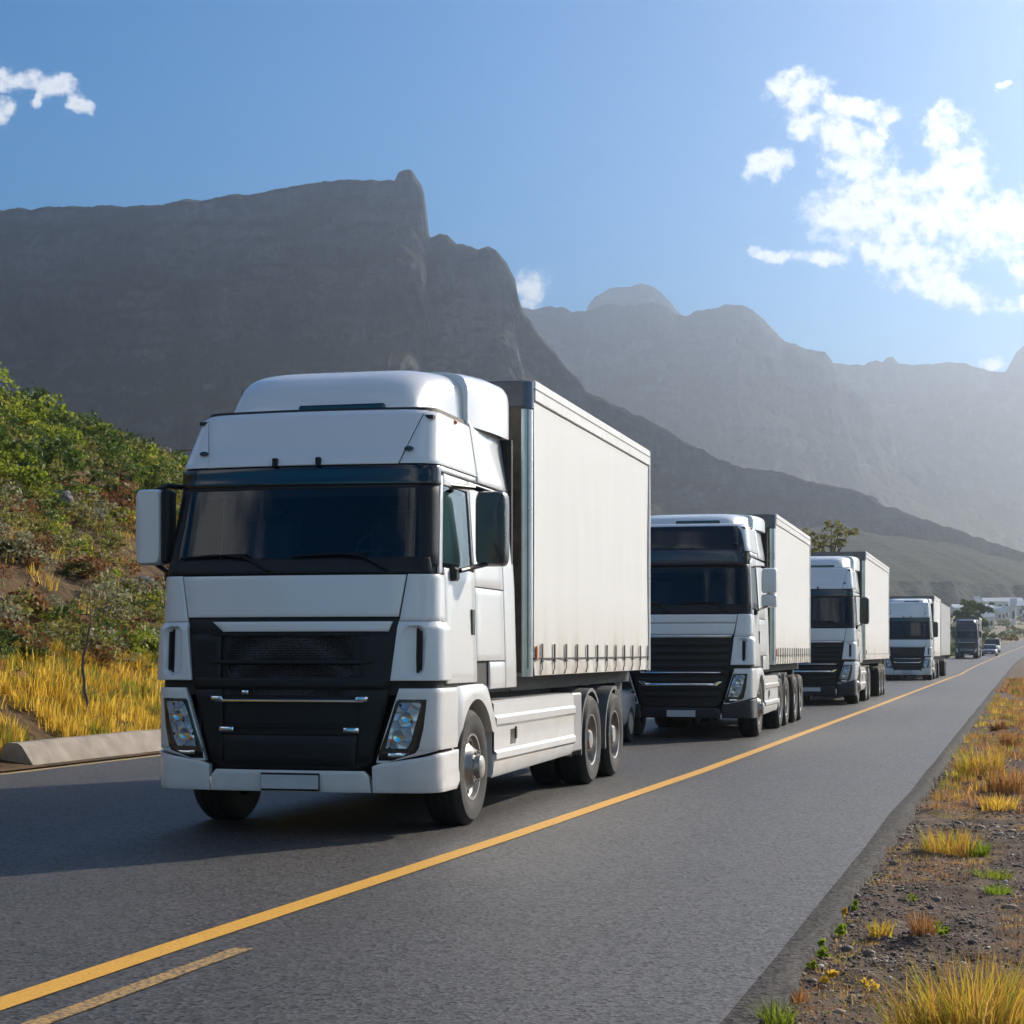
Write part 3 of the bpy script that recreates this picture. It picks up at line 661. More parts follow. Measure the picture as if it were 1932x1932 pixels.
def make_truck(cfg):
    X0, Y0 = cfg['pos']; T = thing('truck', cfg['label'], 'truck', (X0, Y0, float(zg(Y0))), cfg.get('yaw', 0), None if cfg.get('side') else 'white lorries driving in a convoy')
    c = Cab(cfg['zmap']); W = M[cfg.get('paint', 'white')]; lod = cfg['lod']; B = M['black']; zc = c.z
    nu, nz = (16, 10) if lod == 0 else (8, 6)
    BACK = 2.85; sides = (1, -1)
    uy = c.uy
    # ---- dark shell under the panels, open where the glass is
    sh = MB(); zs = [1.18, 1.5, 2.0, 2.30, 2.6, 2.95, 3.05, 3.14, 3.3, 3.45, 3.6, 3.66]
    def ul(z):
        w, f, cc, r, ph, a, y0, arc, y1 = c.plan(z); p = [a * k for k in (0, .25, .5, .75, 1)] + [a + arc * k for k in (.25, .5, .75, 1)]
        p += [uy(z, y) for y in (y1 + .09, 1.37, 1.8, BACK - .01)]; return [-v for v in p[:0:-1]] + p
    grid = [[(u, z) for u in ul(z)] for z in zs]; m = len(grid[0]); mid = m // 2
    for i in range(len(zs) - 1):
        for j in range(m - 1):
            k = j - mid if j >= mid else mid - 1 - j
            opening = zs[i] >= 2.29 and zs[i + 1] <= 2.96
            if opening and (k < 4 or k == 9): continue
            q = [grid[i][j], grid[i][j + 1], grid[i + 1][j + 1], grid[i + 1][j]]
            sh.add([c.pt(u, z, -.012) for u, z in q], [(0, 1, 2, 3)])
    cabw = c.dim(1.3)[0] - .02
    sh.box(-cabw, cabw, BACK - .06, BACK - .01, zc(1.18), zc(3.6))
    sh.box(-1.08, 1.08, .62, BACK - .02, zc(3.55), zc(3.58))
    sh.box(-1.2, 1.2, .25, BACK - .02, 1.16, 1.2)
    sh.build('cab_shell', M['dark'], T, 40)
    # ---- interior
    it = MB().box(-1.1, 1.1, .32, .75, 2.10, 2.27, b=.03).box(.25, 1.0, .40, .72, 2.25, 2.36, b=.04); it.build('dashboard', M['interior'], T)
    for sx in (.58, -.62):
        st = MB().box(sx - .26, sx + .26, 1.15, 1.30, 1.75, zc(2.78), b=.05).box(sx - .15, sx + .15, 1.16, 1.28, zc(2.80), zc(2.97), b=.04).box(sx - .27, sx + .27, .80, 1.25, 1.72, 1.86, b=.05)
        st.build('seat', M['interior'], T)
    sw = MB(); pts = [(.60 + .23 * math.cos(a), .66 + .10 * math.sin(a), 2.42 + .19 * math.sin(a)) for a in [2 * math.pi * k / 20 for k in range(21)]]
    sw.tube(pts, .016, 6); sw.tube([(.60, .66, 2.42), (.60, .50, 2.30)], .03, 6).tube([(.38, .66, 2.42), (.82, .66, 2.42)], .014, 6); sw.build('steering_wheel', M['interior'], T)
    # ---- glass
    c.patch('windscreen', [(2.29, -1.11, 1.11), (2.6, -1.085, 1.085), (2.975, -1.05, 1.05)], M['glass'], T, off=.0, thk=0, nu=20, nz=8, bev=0)
    fr = MB()   # black surround and pillars
    for s in sides:
        a, b = (1.085, 1.175)
        c.patch('', [(2.27, lambda z: s * np.interp(z, [2.27, 3.0], [1.095, 1.03]), lambda z: s * uy(z, c.plan(z)[8] - .035)), (3.0, lambda z: 0, lambda z: 0)], B, None, .006, .02, 6, 6, mb=fr)
    c.patch('', [(2.93, -1.05, 1.05), (2.985, -1.05, 1.05)], B, None, .004, .02, 16, 2, mb=fr)
    fr.build('windscreen_frame', B, T)
    c.patch('shade_band', [(2.86, -1.03, 1.03), (2.96, -1.03, 1.03)], B, T, -.008, 0, 16, 2, bev=0)
    c.patch('dash_edge', [(2.30, -1.07, 1.07), (2.34, -1.07, 1.07)], B, T, -.008, 0, 16, 2, bev=0)
    c.patch('cowl', [(2.200, -1.20, 1.20), (2.24, -1.21, 1.21), (2.335, -1.18, 1.18)], B, T, .014, .03, nu + 8, 4)
    for s, x0 in ((1, .42), (-1, -.62)):
        wp = MB(); p = lambda x, z, o: c.pt(x, z, o)
        wp.tube([p(x0 + .42, 2.225, .04), p(x0 + .20, 2.345, .05), p(x0 + .05, 2.36, .045)], .014, 6)
        wp.tube([p(x0 + .22, 2.365, .035), p(x0 - .1, 2.362, .03), p(x0 - .42, 2.345, .03)], .012, 6)
        wp.build('wiper', B, T)
    # ---- pillars and side of the cab
    for s in sides:
        sg = lambda v: (lambda z: s * v(z))
        lo = lambda z: s * uy(z, c.plan(z)[8] - .028); hi = lambda z: s * uy(z, c.plan(z)[8] + .05)
        c.patch('pillar', [(2.205, lo, hi), (3.05, lo, hi)], W, T, .010, .02, 5, nz)
        # door
        yA = lambda z: s * uy(z, .50 + 0 * z); yB = lambda z: s * uy(z, 1.40)
        c.patch('', [(1.27, lambda z: s * uy(z, .44), yB), (2.255, lambda z: s * uy(z, .44), yB)], W, None, .014, .02, 6, nz, mb=(dm := MB()))
        c.patch('', [(2.975, lambda z: s * uy(z, c.plan(z)[8] + .065), yB), (3.07, lambda z: s * uy(z, c.plan(z)[8] + .065), yB)], W, None, .014, .02, 5, 2, mb=(du := MB()))
        d = dm.build('door', W, T); du.build('door_frame', W, d)
        hx = c.pt(s * uy(1.8, .92), 1.8, .016)
        hd = MB().box(hx[0] - .012, hx[0] + .012, 1.23, 1.33, 1.69, 1.92, b=.008); hd.build('handle', M['gloss'], d)
        c.patch('window', [(2.265, lambda z: s * uy(z, c.plan(z)[8] + .08), lambda z: s * uy(z, 1.36)), (2.965, lambda z: s * uy(z, c.plan(z)[8] + .08), lambda z: s * uy(z, 1.36))], M['sideglass'], d, .004, 0, 6, 4, bev=0)
        c.patch('window_rail', [(2.25, lambda z: s * uy(z, 1.33), lambda z: s * uy(z, 1.405)), (2.98, lambda z: s * uy(z, 1.33), lambda z: s * uy(z, 1.405))], M['gloss'], d, .016, .01, 2, 4)
        c.patch('side_panel', [(2.13, lambda z: s * uy(z, 1.415), lambda z: s * uy(z, 2.42)), (3.07, lambda z: s * uy(z, 1.415), lambda z: s * uy(z, 2.42))], W, T, .014, .02, 6, nz)
        c.patch('locker_door', [(1.46, lambda z: s * uy(z, 1.415), lambda z: s * uy(z, 2.42)), (2.118, lambda z: s * uy(z, 1.415), lambda z: s * uy(z, 2.42))], W, T, .014, .02, 6, nz)
        c.patch('side_panel', [(1.20, lambda z: s * uy(z, 1.86), lambda z: s * uy(z, 2.42)), (1.448, lambda z: s * uy(z, 1.72), lambda z: s * uy(z, 2.42))], W, T, .014, .02, 5, 4)
        c.patch('rear_quarter', [(1.20, lambda z: s * uy(z, 2.435), lambda z: s * uy(z, BACK)), (1.448, lambda z: s * uy(z, 2.435), lambda z: s * uy(z, BACK)), (3.07, lambda z: s * uy(z, 2.435), lambda z: s * uy(z, BACK))], W, T, .018, .03, 5, nz)
        if s > 0: MB().box(1.135, 1.145, .62, 1.34, zc(2.28), zc(2.93)).build('reflection_sheet', M['reflection'], T)  # pale sheet added behind the glass, its colour imitates a bright sky reflection
        # grey trim strip over the window
        c.patch('trim_strip', [(3.085, lambda z: s * uy(z, c.plan(z)[8] + .02), lambda z: s * uy(z, 1.7)), (3.13, lambda z: s * uy(z, c.plan(z)[8] + .02), lambda z: s * uy(z, 1.7))], M['alu'], T, .006, .01, 8, 2)
    # ---- roof: visor, top panel, corners, plate
    if cfg.get('dark_top'):
        c.patch('roof_panel', [(3.05, -1.1, 1.1), (3.3, -1.07, 1.07), (3.50, -1.0, 1.0), (3.6, -.9, .9)], M['gloss'], T, .014, .03, nu + 8, nz)
        c.patch('sun_visor', [(2.99, -1.06, 1.06), (3.04, -1.06, 1.06), (3.16, -.98, .98)], M['navy'], T, .07, .05, nu + 8, 4)
    else:
        c.patch('sun_visor', [(2.965, lambda z: -uy(z, c.plan(z)[8] - .03), lambda z: uy(z, c.plan(z)[8] - .03)), (3.125, lambda z: -uy(z, c.plan(z)[8] - .03), lambda z: uy(z, c.plan(z)[8] - .03))], M['gloss'], T, .022, .03, 34, 4)
        c.patch('roof_panel', [(3.135, -.86, .86), (3.25, -.89, .89), (3.27, -.895, .895), (3.6, -.99, .99)], W, T, .03, .03, nu + 4, nz, offf=lambda u, z: -.014 * smooth01((z - 3.25) / .02))
    for s in sides:
        if cfg.get('dark_top'): a0 = lambda z: s * np.interp(z, [3.135, 3.5, 3.6], [1.11, 1.02, .92])
        else: a0 = lambda z: s * np.interp(z, [3.135, 3.25, 3.6], [.868, .898, .998])
        a1 = lambda z: s * uy(z, 1.70)
        c.patch('roof_corner', [(3.14, a0, a1), (3.6, a0, a1)], W, T, .016, .02, 22, nz)
        c.patch('rear_roof_panel', [(3.09, lambda z: s * uy(z, 1.715), lambda z: s * uy(z, BACK + .05)), (3.66, lambda z: s * uy(z, 1.715), lambda z: s * uy(z, BACK + .05))], W, T, .022, .03, 4, nz)
    rp = MB(); per = [c.pt(u, 3.6, .012) for u in ([-uy(3.6, BACK), -uy(3.6, 1.2)] + list(np.linspace(-uy(3.6, c.plan(3.6)[8]), uy(3.6, c.plan(3.6)[8]), 30)) + [uy(3.6, 1.2), uy(3.6, BACK)])]
    cx, cyy = 0, 1.45; rows = []
    for k, dz in ((1, 0), (.965, .030), (.90, .052), (.6, .07), (.05, .08)): rows.append([(cx + (p[0] - cx) * k, cyy + (p[1] - cyy) * k, p[2] + dz) for p in per])
    rp.grid(rows, 0, True); rp.build('roof', W, T, 60)
    # deflector
    top = zc(4.12); zb = zc(3.6) + .02; hh = top - zb; df = MB(); rows = []
    ys = [(.80, .06, .88), (.83, .30, .89), (.92, .56, .90), (1.05, .76, .925), (1.2, .88, .95), (1.4, .955, .985), (1.62, .985, 1.03), (1.69, .99, 1.04)]
    ys2 = [(1.70, 1.0, 1.09), (1.9, 1.03, 1.13), (2.3, 1.08, 1.17), (2.8, 1.10, 1.185), (2.88, 1.08, 1.18), (2.91, 1.03, 1.165)]
    def sect(y, hf, w):
        out = []
        for k in range(33):
            t = math.pi * k / 32; cth, sth = math.cos(t), math.sin(t); e = .34 if y < 1.695 else .22
            out.append((w * (1 - .13 * max(0, 1.7 - y) * abs(sth) ** e) * math.copysign(abs(cth) ** e, cth), y + .05 * (1 - abs(cth)) * (-1 if y < 1 else 0) , zb + hh * hf * abs(sth) ** e + (.012 * math.cos(cth * 1.5) - .012)))
        return out
    df.grid([sect(*q) for q in ys]); f0 = sect(*ys[0]); df.add(f0, [tuple(range(len(f0)))])
    dfo = df.build('roof_deflector', W, T, 40)
    db = MB(); db.grid([sect(*q) for q in ys2]); f0 = sect(*ys2[-1]); db.add(f0, [tuple(range(len(f0)))]); f0 = sect(*ys2[0]); db.add(f0, [tuple(range(len(f0)))])
    db.build('rear_deflector', W, T, 40)
    v0 = zb + .02
    vt = MB(); vt.box(-.20, .60, .745, .80, v0 - .01, v0 + .075, b=.015); vt.build('roof_vent', M['gloss'], dfo)
    # small fittings
    an = MB().tube([(-.82, .95, zc(3.62)), (-.83, 1.0, zc(3.62) + .30)], .006, 5, r2=.003).lathe([(0, .02), (.02, .015), (.03, 0)], 8, axis='z', c=(-.82, .95, zc(3.62))); an.build('antenna', B, T)
    for x in (-.22, .17):
        p = c.pt(x, 3.155, .045); MB().box(p[0] - .022, p[0] + .022, p[1] - .02, p[1] + .03, p[2] - .03, p[2] + .045, b=.006).build('visor_bracket', B, T)
    for s in sides:
        p = c.pt(s * .93, 3.27, .04); MB().ball(p, .03, 0, 8, 5, (1.5, .8, .7)).build('marker_lamp', M['gloss'], T)
        p = c.pt(s * uy(3.58, 1.2), 3.585, .02); MB().ball(p, .022, 0, 8, 5).build('side_lamp', M['orange'], T)
    # ---- hood and the panels beside it
    hb_ = cfg.get('hood_z', 1.835)
    if cfg.get('hood_split'):
        c.patch('hood', [(2.04, -.975, .975), (2.185, -1.0, 1.0)], W, T, .02, .03, nu, 5)
        c.patch('hood', [(hb_, -.93, .93), (2.028, -.972, .972)], W, T, .02, .03, nu, 5)
    else: c.patch('hood', [(hb_, -.94, .94), (2.185, -1.0, 1.0)], W, T, .02, .03, nu, nz)
    for s in sides:
        # upper corner, then the wind deflector cheek with its scoop
        c.patch('corner_panel', [(1.80, s * .952, lambda z: s * uy(z, .43)), (2.195, s * 1.012, lambda z: s * uy(z, .43))] if False else [(1.80, lambda z: s * np.interp(z, [1.8, 2.195], [.948, 1.013]), lambda z: s * uy(z, .43)), (2.19, lambda z: 0, lambda z: 0)], W, T, .016, .03, 14, nz)
        def scoop(u, z):
            u = abs(u); rise = .035 * smooth01((1.80 - z) / .07)
            cu = (u - 1.065) / .085; cz = (z - 1.55) / .21; q = abs(cu) ** 3 + abs(cz) ** 6
            if q < 1: rise -= .085 * (1 - smooth01(q ** 4)) * (.15 + .85 * min(1, (cu + 1) / 1.7))
            return rise
        nn = 44 if lod == 0 else 22
        c.patch('cheek_panel', [(1.30, lambda z: s * np.interp(z, [1.3, 1.8], [.885, .943]), lambda z: s * uy(z, .43)), (1.795, lambda z: 0, lambda z: 0)], W, T, .018, .05, nn, nn if lod == 0 else 20, offf=scoop)
    for s in sides:
        ck = [o for o in bpy.data.objects if o.parent == T and o.name.startswith('cheek_panel')][0 if s > 0 else 1] if False else T
        c.patch('slot_shade', [(1.385, s * 1.118, s * 1.140), (1.715, s * 1.118, s * 1.140)], B, T, .012, .02, 2, 4)  # black strip painted in for the shade inside the scoop's slot
    # ---- grille
    gz = [(.555, .58), (.575, .66), (.62, .715), (.9, .79), (1.22, .875), (1.30, .895), (1.82, .94)]
    c.patch('grille', [(z, -x, x) for z, x in gz], B, T, .0, .03, 20, 14)
    G = T.children[-1] if False else [o for o in bpy.data.objects if o.parent == T and o.name.startswith('grille')][-1]
    gh = lambda z: np.interp(z, [q[0] for q in gz], [q[1] for q in gz])
    if lod == 0:
        for z0, z1, x in ((1.475, 1.675, .56), (1.325, 1.435, .56), (1.175, 1.225, .6)):
            c.patch('grille_mesh', [(z0, -x, x), (z1, -x, x)], M['mesh'], G, .008, .0, 12, 3, bev=0)
        for z0, z1, x, o_ in ((1.675, 1.70, .72, .03), (1.437, 1.472, .74, .034), (1.235, 1.322, .86, .036), (.905, .93, .62, .03), (.845, .862, .62, .03), (.585, .84, .60, .022)):
            c.patch('grille_bar', [(z0, -x * .97, x * .97), (z1, -x, x)], B, G, o_, .03, 16, 3)
        for s in sides:
            c.patch('grille_frame', [(1.23, lambda z: s * .62, lambda z: s * (gh(z) - .01)), (1.69, lambda z: 0, lambda z: 0)], B, G, .026, .03, 5, 6)
            c.patch('grille_frame', [(.62, lambda z: s * .60, lambda z: s * (gh(z) - .01)), (1.22, lambda z: 0, lambda z: 0)], B, G, .026, .03, 5, 6)
            c.patch('daytime_lamp', [(.865, s * .49, s * .62), (.905, s * .49, s * .62)], M['chrome'], G, .045, .02, 3, 2)
        c.patch('badge', [(1.182, -.42, -.36), (1.215, -.42, -.36)], M['chrome'], G, .03, .01, 3, 2)
        c.patch('chrome_strip', [(1.712, -.60, .86), (1.795, -.70, .893)], W, T, .03, .03, 16, 3)
        cb = MB(); c.patch('', [(1.118, -.66, .66), (1.14, -.67, .67)], None, None, .045, .03, 16, 2, mb=cb)
        for s in sides: c.patch('', [(1.128, s * .58, s * .69), (1.165, s * .60, s * .70)], None, None, .048, .03, 3, 2, mb=cb)
        cb.build('chrome_bar', M['chrome'], T)
    else:
        zz = np.linspace(.70, 1.72, 9)
        for k in range(8):
            c.patch('grille_bar', [(zz[k] + .03, -gh(zz[k]) + .06, gh(zz[k]) - .06), (zz[k + 1] - .02, -gh(zz[k + 1]) + .06, gh(zz[k + 1]) - .06)], B, G, .02, .03, 8, 2)
        c.patch('chrome_strip', [(1.775, -.89, .89), (1.828, -.92, .92)], M['alu'], T, .03, .03, 12, 2)
        c.patch('chrome_bar', [(1.15, -.70, .70), (1.175, -.72, .72)], M['chrome'], T, .04, .03, 12, 2)
        cb = MB()
        c.patch('', [(.93, -.60, .60), (.975, -.60, .60)], None, None, .05, .04, 12, 2, mb=cb)
        for s in sides: c.patch('', [(.93, s * .60, s * .64), (.98, s * .60, s * .72), (1.01, s * .66, s * .74)], None, None, .05, .04, 3, 3, mb=cb)
        cb.build('chrome_bar', M['chrome'], T)
    # ---- lamps and bumper
    for s in sides:
        ie = lambda z: s * np.interp(z, [.60, .72, 1.235], [.76, .79, .955])
        oe = lambda z: s * uy(z, .725)
        c.patch('lamp_housing', [(.72, ie, oe), (1.235, ie, oe)], W, T, .022, .05, 16, nz + 2)
        c.patch('lamp_housing', [(.600, lambda z: s * .752, lambda z: s * .80), (.72, lambda z: s * np.interp(z, [.6, .72], [.752, .792]), lambda z: s * np.interp(z, [.6, .72], [.80, 1.30]))] if False else
                [(.615, lambda z: s * np.interp(z, [.6, .72], [.757, .792]), lambda z: s * np.interp(z, [.615, .72], [.83, 1.30])), (.718, lambda z: 0, lambda z: 0)], W, T, .022, .05, 10, 4)
        bz = [(.635, .78, .90), (.70, .785, 1.09), (.74, .80, 1.115), (.9, .86, 1.15), (1.13, .93, 1.175), (1.145, .955, 1.175)]
        bezel = c.patch('headlight', [(z, s * a, s * b) for z, a, b in bz], M['gloss'], T, .027, .02, 8, 10)
        lz = [(.738, .835, 1.03), (.80, .85, 1.07), (.95, .89, 1.105), (1.10, .945, 1.14), (1.12, .97, 1.135)]
        c.patch('reflector', [(z, s * (a + .01), s * (b - .01)) for z, a, b in lz], M['reflector'], bezel, .031, 0, 10, 10, bev=0, offf=lambda u, z: .005 * math.sin(u * 34) * math.cos(z * 26))
        c.patch('lens', [(z, s * a, s * b) for z, a, b in lz], M['lens'], bezel, .046, .014, 8, 8)
        bl = MB()
        for (uu, z_, r_) in ((.955, .84, .058), (1.02, 1.0, .050)):
            p = c.pt(s * uu, z_, .034); bl.lathe([(-.002, r_), (.008, r_), (.009, r_ * .86), (.002, r_ * .5), (.004, 0)], 16, axis='y', c=p, flip=-1)
        bl.build('bulb', M['chrome'], bezel)
        p = c.pt(s * .895, .80, .036); MB().ball(p, .018, 0, 8, 5).build('indicator_bulb', M['orange'], bezel)
        c.patch('low_lamp', [(.665, s * .86, s * .985), (.70, s * .86, s * 1.04)], M['chrome'], bezel, .032, .008, 6, 2, offf=lambda u, z: .004 * math.sin(u * 160))
    bm_ = W if not cfg.get('black_bumper') else M['bumperdark']
    Lb = cfg.get('bumper_low', .365)
    c.patch('bumper', [(Lb, -.712, .712), (.50, -.70, .70), (.545, -.66, .66)], bm_, T, .03, .06, 16, 5)
    for s in sides:
        zt = [(.672, .0), (.90, .05), (1.3, .115), (1.7, .10)]
        c.patch('bumper_corner', [(s * .728, Lb, .585), (s * .80, Lb, .612), (s * 1.10, Lb, .655), (s * 1.30, Lb, .69), (s * (uy(.5, .66)), Lb, .70), (s * (uy(.5, .76)), Lb + .06, .70)], bm_, T, .03, .06, 8, 18, cols=True,
                offf=lambda u, z: -.006 * smooth01((z - .50) / .012))
        # step well under the door, ahead of the wheel
        c.patch('step', [(s * uy(.5, .435), .50, .70), (s * uy(.5, .50), .50, .70)] if False else [(s * uy(.6, .70), .56, .71), (s * uy(.6, .74), .56, .71)], M['alu'], T, -.02, .03, 3, 2, cols=True)
    pl = c.pt(0, .45, .045)
    MB().box(-.262 + .02, .262 + .02, pl[1] - .006, pl[1] + .02, .375, .525, b=.006).build('plate_frame', M['gloss'], T)
    plf = [o for o in bpy.data.objects if o.parent == T and o.name.startswith('plate_frame')][-1]
    MB().box(-.235, .275, pl[1] - .010, pl[1] - .004, .392, .508).build('number_plate', M['plate'], plf)
    # ---- wheel arches (flared wing with the cut-out) on each side
    AX = 1.30
    for s in sides:
        ar = MB(); n = 30; R_ = .60; rows_t = []; rows_b = []
        y_a, y_b = .735, 1.98
        P = []; inner = []
        for k in range(n + 1):
            y = y_a + (y_b - y_a) * k / n; dd = abs(y - AX)
            zb_ = .52 + math.sqrt(max(0, R_ * R_ - dd * dd)) if dd < R_ else (.70 if y < AX else .80)
            if dd < R_: zb_ = max(zb_, .70 if y < AX else .80)
            zt_ = np.interp(y, [.42, 1.1, 1.3, 1.57, 1.74, 1.84, 1.92, 1.98], [1.235, 1.25, 1.25, 1.25, 1.22, 1.12, 1.0, .86]); zt_ = max(zt_, zb_ + .03)
            P.append([(s * (1.262 + (.03 if j < 3 else .004) * (1 if y > .82 else max(0, (y - .735) / .085))), y, zb_ + (zt_ - zb_) * j / 3) for j in range(4)]); inner.append((s * 1.05, y, zb_ + .0))
        ar.grid(P); ar.grid([[p[0] for p in P], inner]); ar.grid([[p[3] for p in P], [(s * 1.2, p[3][1], p[3][2]) for p in P]])
        ar.build('wheel_arch', W, T, 45)
        MB().box(s * 1.05 - .02, s * 1.05 + .02, .75, 1.95, .55, 1.18).build('arch_liner', M['dark'], T)
    # ---- chassis rails and axles, plus solid boxes added to block light
    L_end = cfg['tr_y'][0] + .9; axles = cfg['drive']
    ch = MB().box(-.95, .95, .35, 2.3, .45, 1.16).box(-.42, -.34, 1.5, axles[-1] + .8, .72, 1.0).box(.34, .42, 1.5, axles[-1] + .8, .72, 1.0)
    ch.box(-1.0, 1.0, 2.1, axles[0] - .7, .55, 1.0, b=.03).box(-.8, .8, 2.1, axles[-1] + .6, 1.0, 1.16)
    for a in axles: ch.box(-.9, .9, a - .12, a + .12, .4, .64)
    ch.build('chassis', M['dark'], T)
    # side skirts with pressed ribs
    ska, skb = 1.97, axles[0] - cfg.get('guard', .62)
    for s in sides:
        sk = MB(); P = []
        for z, o in ((.37, -.02), (.40, .0), (.52, .015), (.545, .04), (.60, .04), (.625, .015), (.84, .015), (.865, .04), (.925, .04), (.95, .015), (1.06, .01), (1.085, -.03)):
            P.append([(s * (1.255 + o), y, z + (.03 if z < .5 else 0) * (y - ska) / 3) for y in np.linspace(ska, skb, 8)])
        sk.grid(P); sk.grid([[(s * 1.0, y, 1.085) for y in np.linspace(ska, skb, 8)], P[-1]])
        for yy in (ska, skb): sk.add([(s * 1.25, yy, .38), (s * 1.0, yy, .38), (s * 1.0, yy, 1.08), (s * 1.25, yy, 1.08)], [(0, 1, 2, 3)])
        ko = sk.build('side_skirt', W, T, 30)
        MB().box(s * 1.268 - .006, s * 1.268 + .006, ska + .62, ska + .82, .655, .80, b=.004).build('filler_hatch', M['gloss'], ko)
        MB().box(s * 1.27 - .012, s * 1.27 + .012, ska + .80, ska + .85, .70, .82, b=.004).build('hatch_handle', B, ko)
        if cfg.get('guard'):
            MB().box(s * 1.22 - .03, s * 1.22 + .03, skb + .02, axles[0] - .60, .42, 1.08, b=.02).build('guard_panel', M['greypanel'], T)
        mg = MB()
        for a in axles:
            P = []
            for k in range(13):
                t = R(195 - k * (12.5 if a == axles[0] else 10)); P.append([(s * x, a + .60 * math.cos(t), .52 + .60 * math.sin(t)) for x in (1.24, 1.0, .66)] )
            mg.grid(P); mg.grid([[p[0] for p in P], [(p[0][0], a + (p[0][1] - a) * .93, .52 + (p[0][2] - .52) * .93) for p in P]])
        mg.build('mudguard', M['alu'] if s > 0 and False else M['greyplastic'], T, 40)
    # ---- wheels
    for s in sides:
        add_wheel(T, s * 1.235, AX, 'front', s)
        for a in axles: add_wheel(T, s * 1.235, a, 'dual', s)
        for a in cfg.get('tr_axles', ()): add_wheel(T, s * 1.235, a, 'dual', s)
    # ---- mirrors
    for s in sides:
        ms = cfg.get('mirrors', 'dark'); mw = W if (ms == 'white' or s < 0) else M['mirrorgrey']
        x0, x1 = (1.30, 1.575); yy = .36 if s < 0 else 1.22; ym = .36 if s < 0 else .62; zt, zb2 = zc(2.97), zc(2.30)
        arm = MB(); arm.tube([(s * 1.16, ym + .19, zt + .02), (s * 1.28, yy + .02, zt + .03), (s * 1.42, yy + .05, zt - .02)], .024, 8)
        arm.build('mirror_arm', B, T); arm = MB()
        arm.tube([(s * 1.17, ym + .06, zb2 - .08), (s * 1.30, ym + .08, zb2 - .06), (s * 1.42, yy + .05, zb2 + .03)], .022, 8)
        arm.box(s * 1.24 - .055, s * 1.24 + .055, ym - .03, ym + .10, zb2 - .15, zb2 - .035, b=.02)
        ao = arm.build('mirror_arm', B, T)
        segs = [(zb2, zt)] if ms != 'white' else [(zb2, zb2 + .24), (zb2 + .26, zt)]
        for (a, b) in segs:
            P = []; hgt = b - a
            for dy, ins in ((-.0, .045), (-.055, .02), (-.02, .004), (.05, 0), (.10, 0)):
                ring = []
                for k in range(28):
                    t = 2 * math.pi * k / 28; e = .28; cx_ = math.copysign(abs(math.cos(t)) ** e, math.cos(t)); cz_ = math.copysign(abs(math.sin(t)) ** e, math.sin(t))
                    ring.append((s * ((x0 + x1) / 2 + ((x1 - x0) / 2 - ins) * cx_), yy + dy + .02 * cx_, (a + b) / 2 + (hgt / 2 - ins) * cz_))
                P.append(ring)
            P[0] = [((p[0] - s * (x0 + x1) / 2) * .3 + s * (x0 + x1) / 2, yy - .06, (p[2] - (a + b) / 2) * .3 + (a + b) / 2) for p in P[1]]
            mh = MB().grid(P, 0, True); mh.add(P[0], [tuple(range(28))]); mo = mh.build('mirror', mw, T, 50)
            MB().add(P[-1], [tuple(range(28))]) if False else None
            g = MB(); g.add([(p[0], p[1] - .008, p[2]) for p in P[-1]], [tuple(range(28))]); g.build('mirror_glass', M['chrome'], mo, 0)
            if s < 0: # black inner edge of the far mirror
                MB().box(-x0 - .005, -x0 + .075, yy - .075, yy + .10, a + .01, b - .01, b=.02).build('mirror_bracket', B, mo)
    # ---- the body behind
    y0, y1 = cfg['tr_y']; zt = cfg['tr_top']; zb = cfg.get('tr_low', 1.31); hw = 1.26
    mb = MB(); mb.box(-hw + .03, hw - .03, y0 + .02, y1 - .02, zb + .06, zt - .02); mb.build('load_body', M['greyplastic'], T)
    MB().box(-hw + .10, hw - .10, y0 - .012, y0 + .02, zb + .02, zt - .25).build('front_wall', M['frontwall'], T)
    MB().box(-hw + .06, hw - .06, y0 - .03, y0 + .10, zt - .27, zt + .005, b=.02).build('front_header', M['greyplastic'], T)
    MB().box(-hw + .02, hw - .02, y0 + .1, y1 - .05, zt - .02, zt + .012).build('roof_sheet', M['curtain'], T)
    MB().box(-1.0, 1.0, y0 + .2, y1 - .1, zb - .17, zb - .02).box(-.9, .9, y1 - .6, y1 - .1, .75, zb - .1).build('underframe', M['dark'], T)
    for s in sides:
        # rounded aluminium corner post
        cp = MB(); P = [[(s * (hw - .10 + .10 * math.sin(t)), y0 + .10 - .10 * math.cos(t), z) for t in [math.pi / 2 * k / 6 for k in range(7)]] for z in (zb - .02, zt - .28)]
        cp.grid(P); P2 = [[(s * (hw - .17), y0 + .004, z), P[i][0]] for i, z in ((0, zb - .02), (1, zt - .28))]; cp.grid(P2)
        cp.build('corner_post', M['post'], T, 60)
        MB().lathe([(0, .11), (.27, .11), (.275, 0)], 16, axis='z', c=(s * (hw - .10), y0 + .10, zt - .27)).build('post_cap', M['postcap'], T)
        # curtain with gentle waves
        P = []; ny = 60 if lod == 0 else 24
        for z in np.linspace(zb + .17, zt - .20, 12):
            P.append([(s * (hw + .004 + .018 * float(fbm(y * 1.1, z * .35 + s, 3) - .5) * 2 * math.sin(math.pi * (z - zb - .1) / (zt - zb)) ), y, z) for y in np.linspace(y0 + .115, y1 - .075, ny)])
        cu = MB().grid(P); co_ = cu.build('curtain', M[cfg.get('side', 'curtain')], T, 60)
        MB().box(s * (hw + .008) - .014, s * (hw + .008) + .014, y0 + .11, y1 - .02, zt - .19, zt + .02, b=.01).build('top_rail', M['rail'], T)
        MB().box(s * (hw + .010) - .016, s * (hw + .010) + .016, y0 + .11, y1 - .02, zt - .075, zt - .062).build('rail_groove', M['greyplastic'], T)
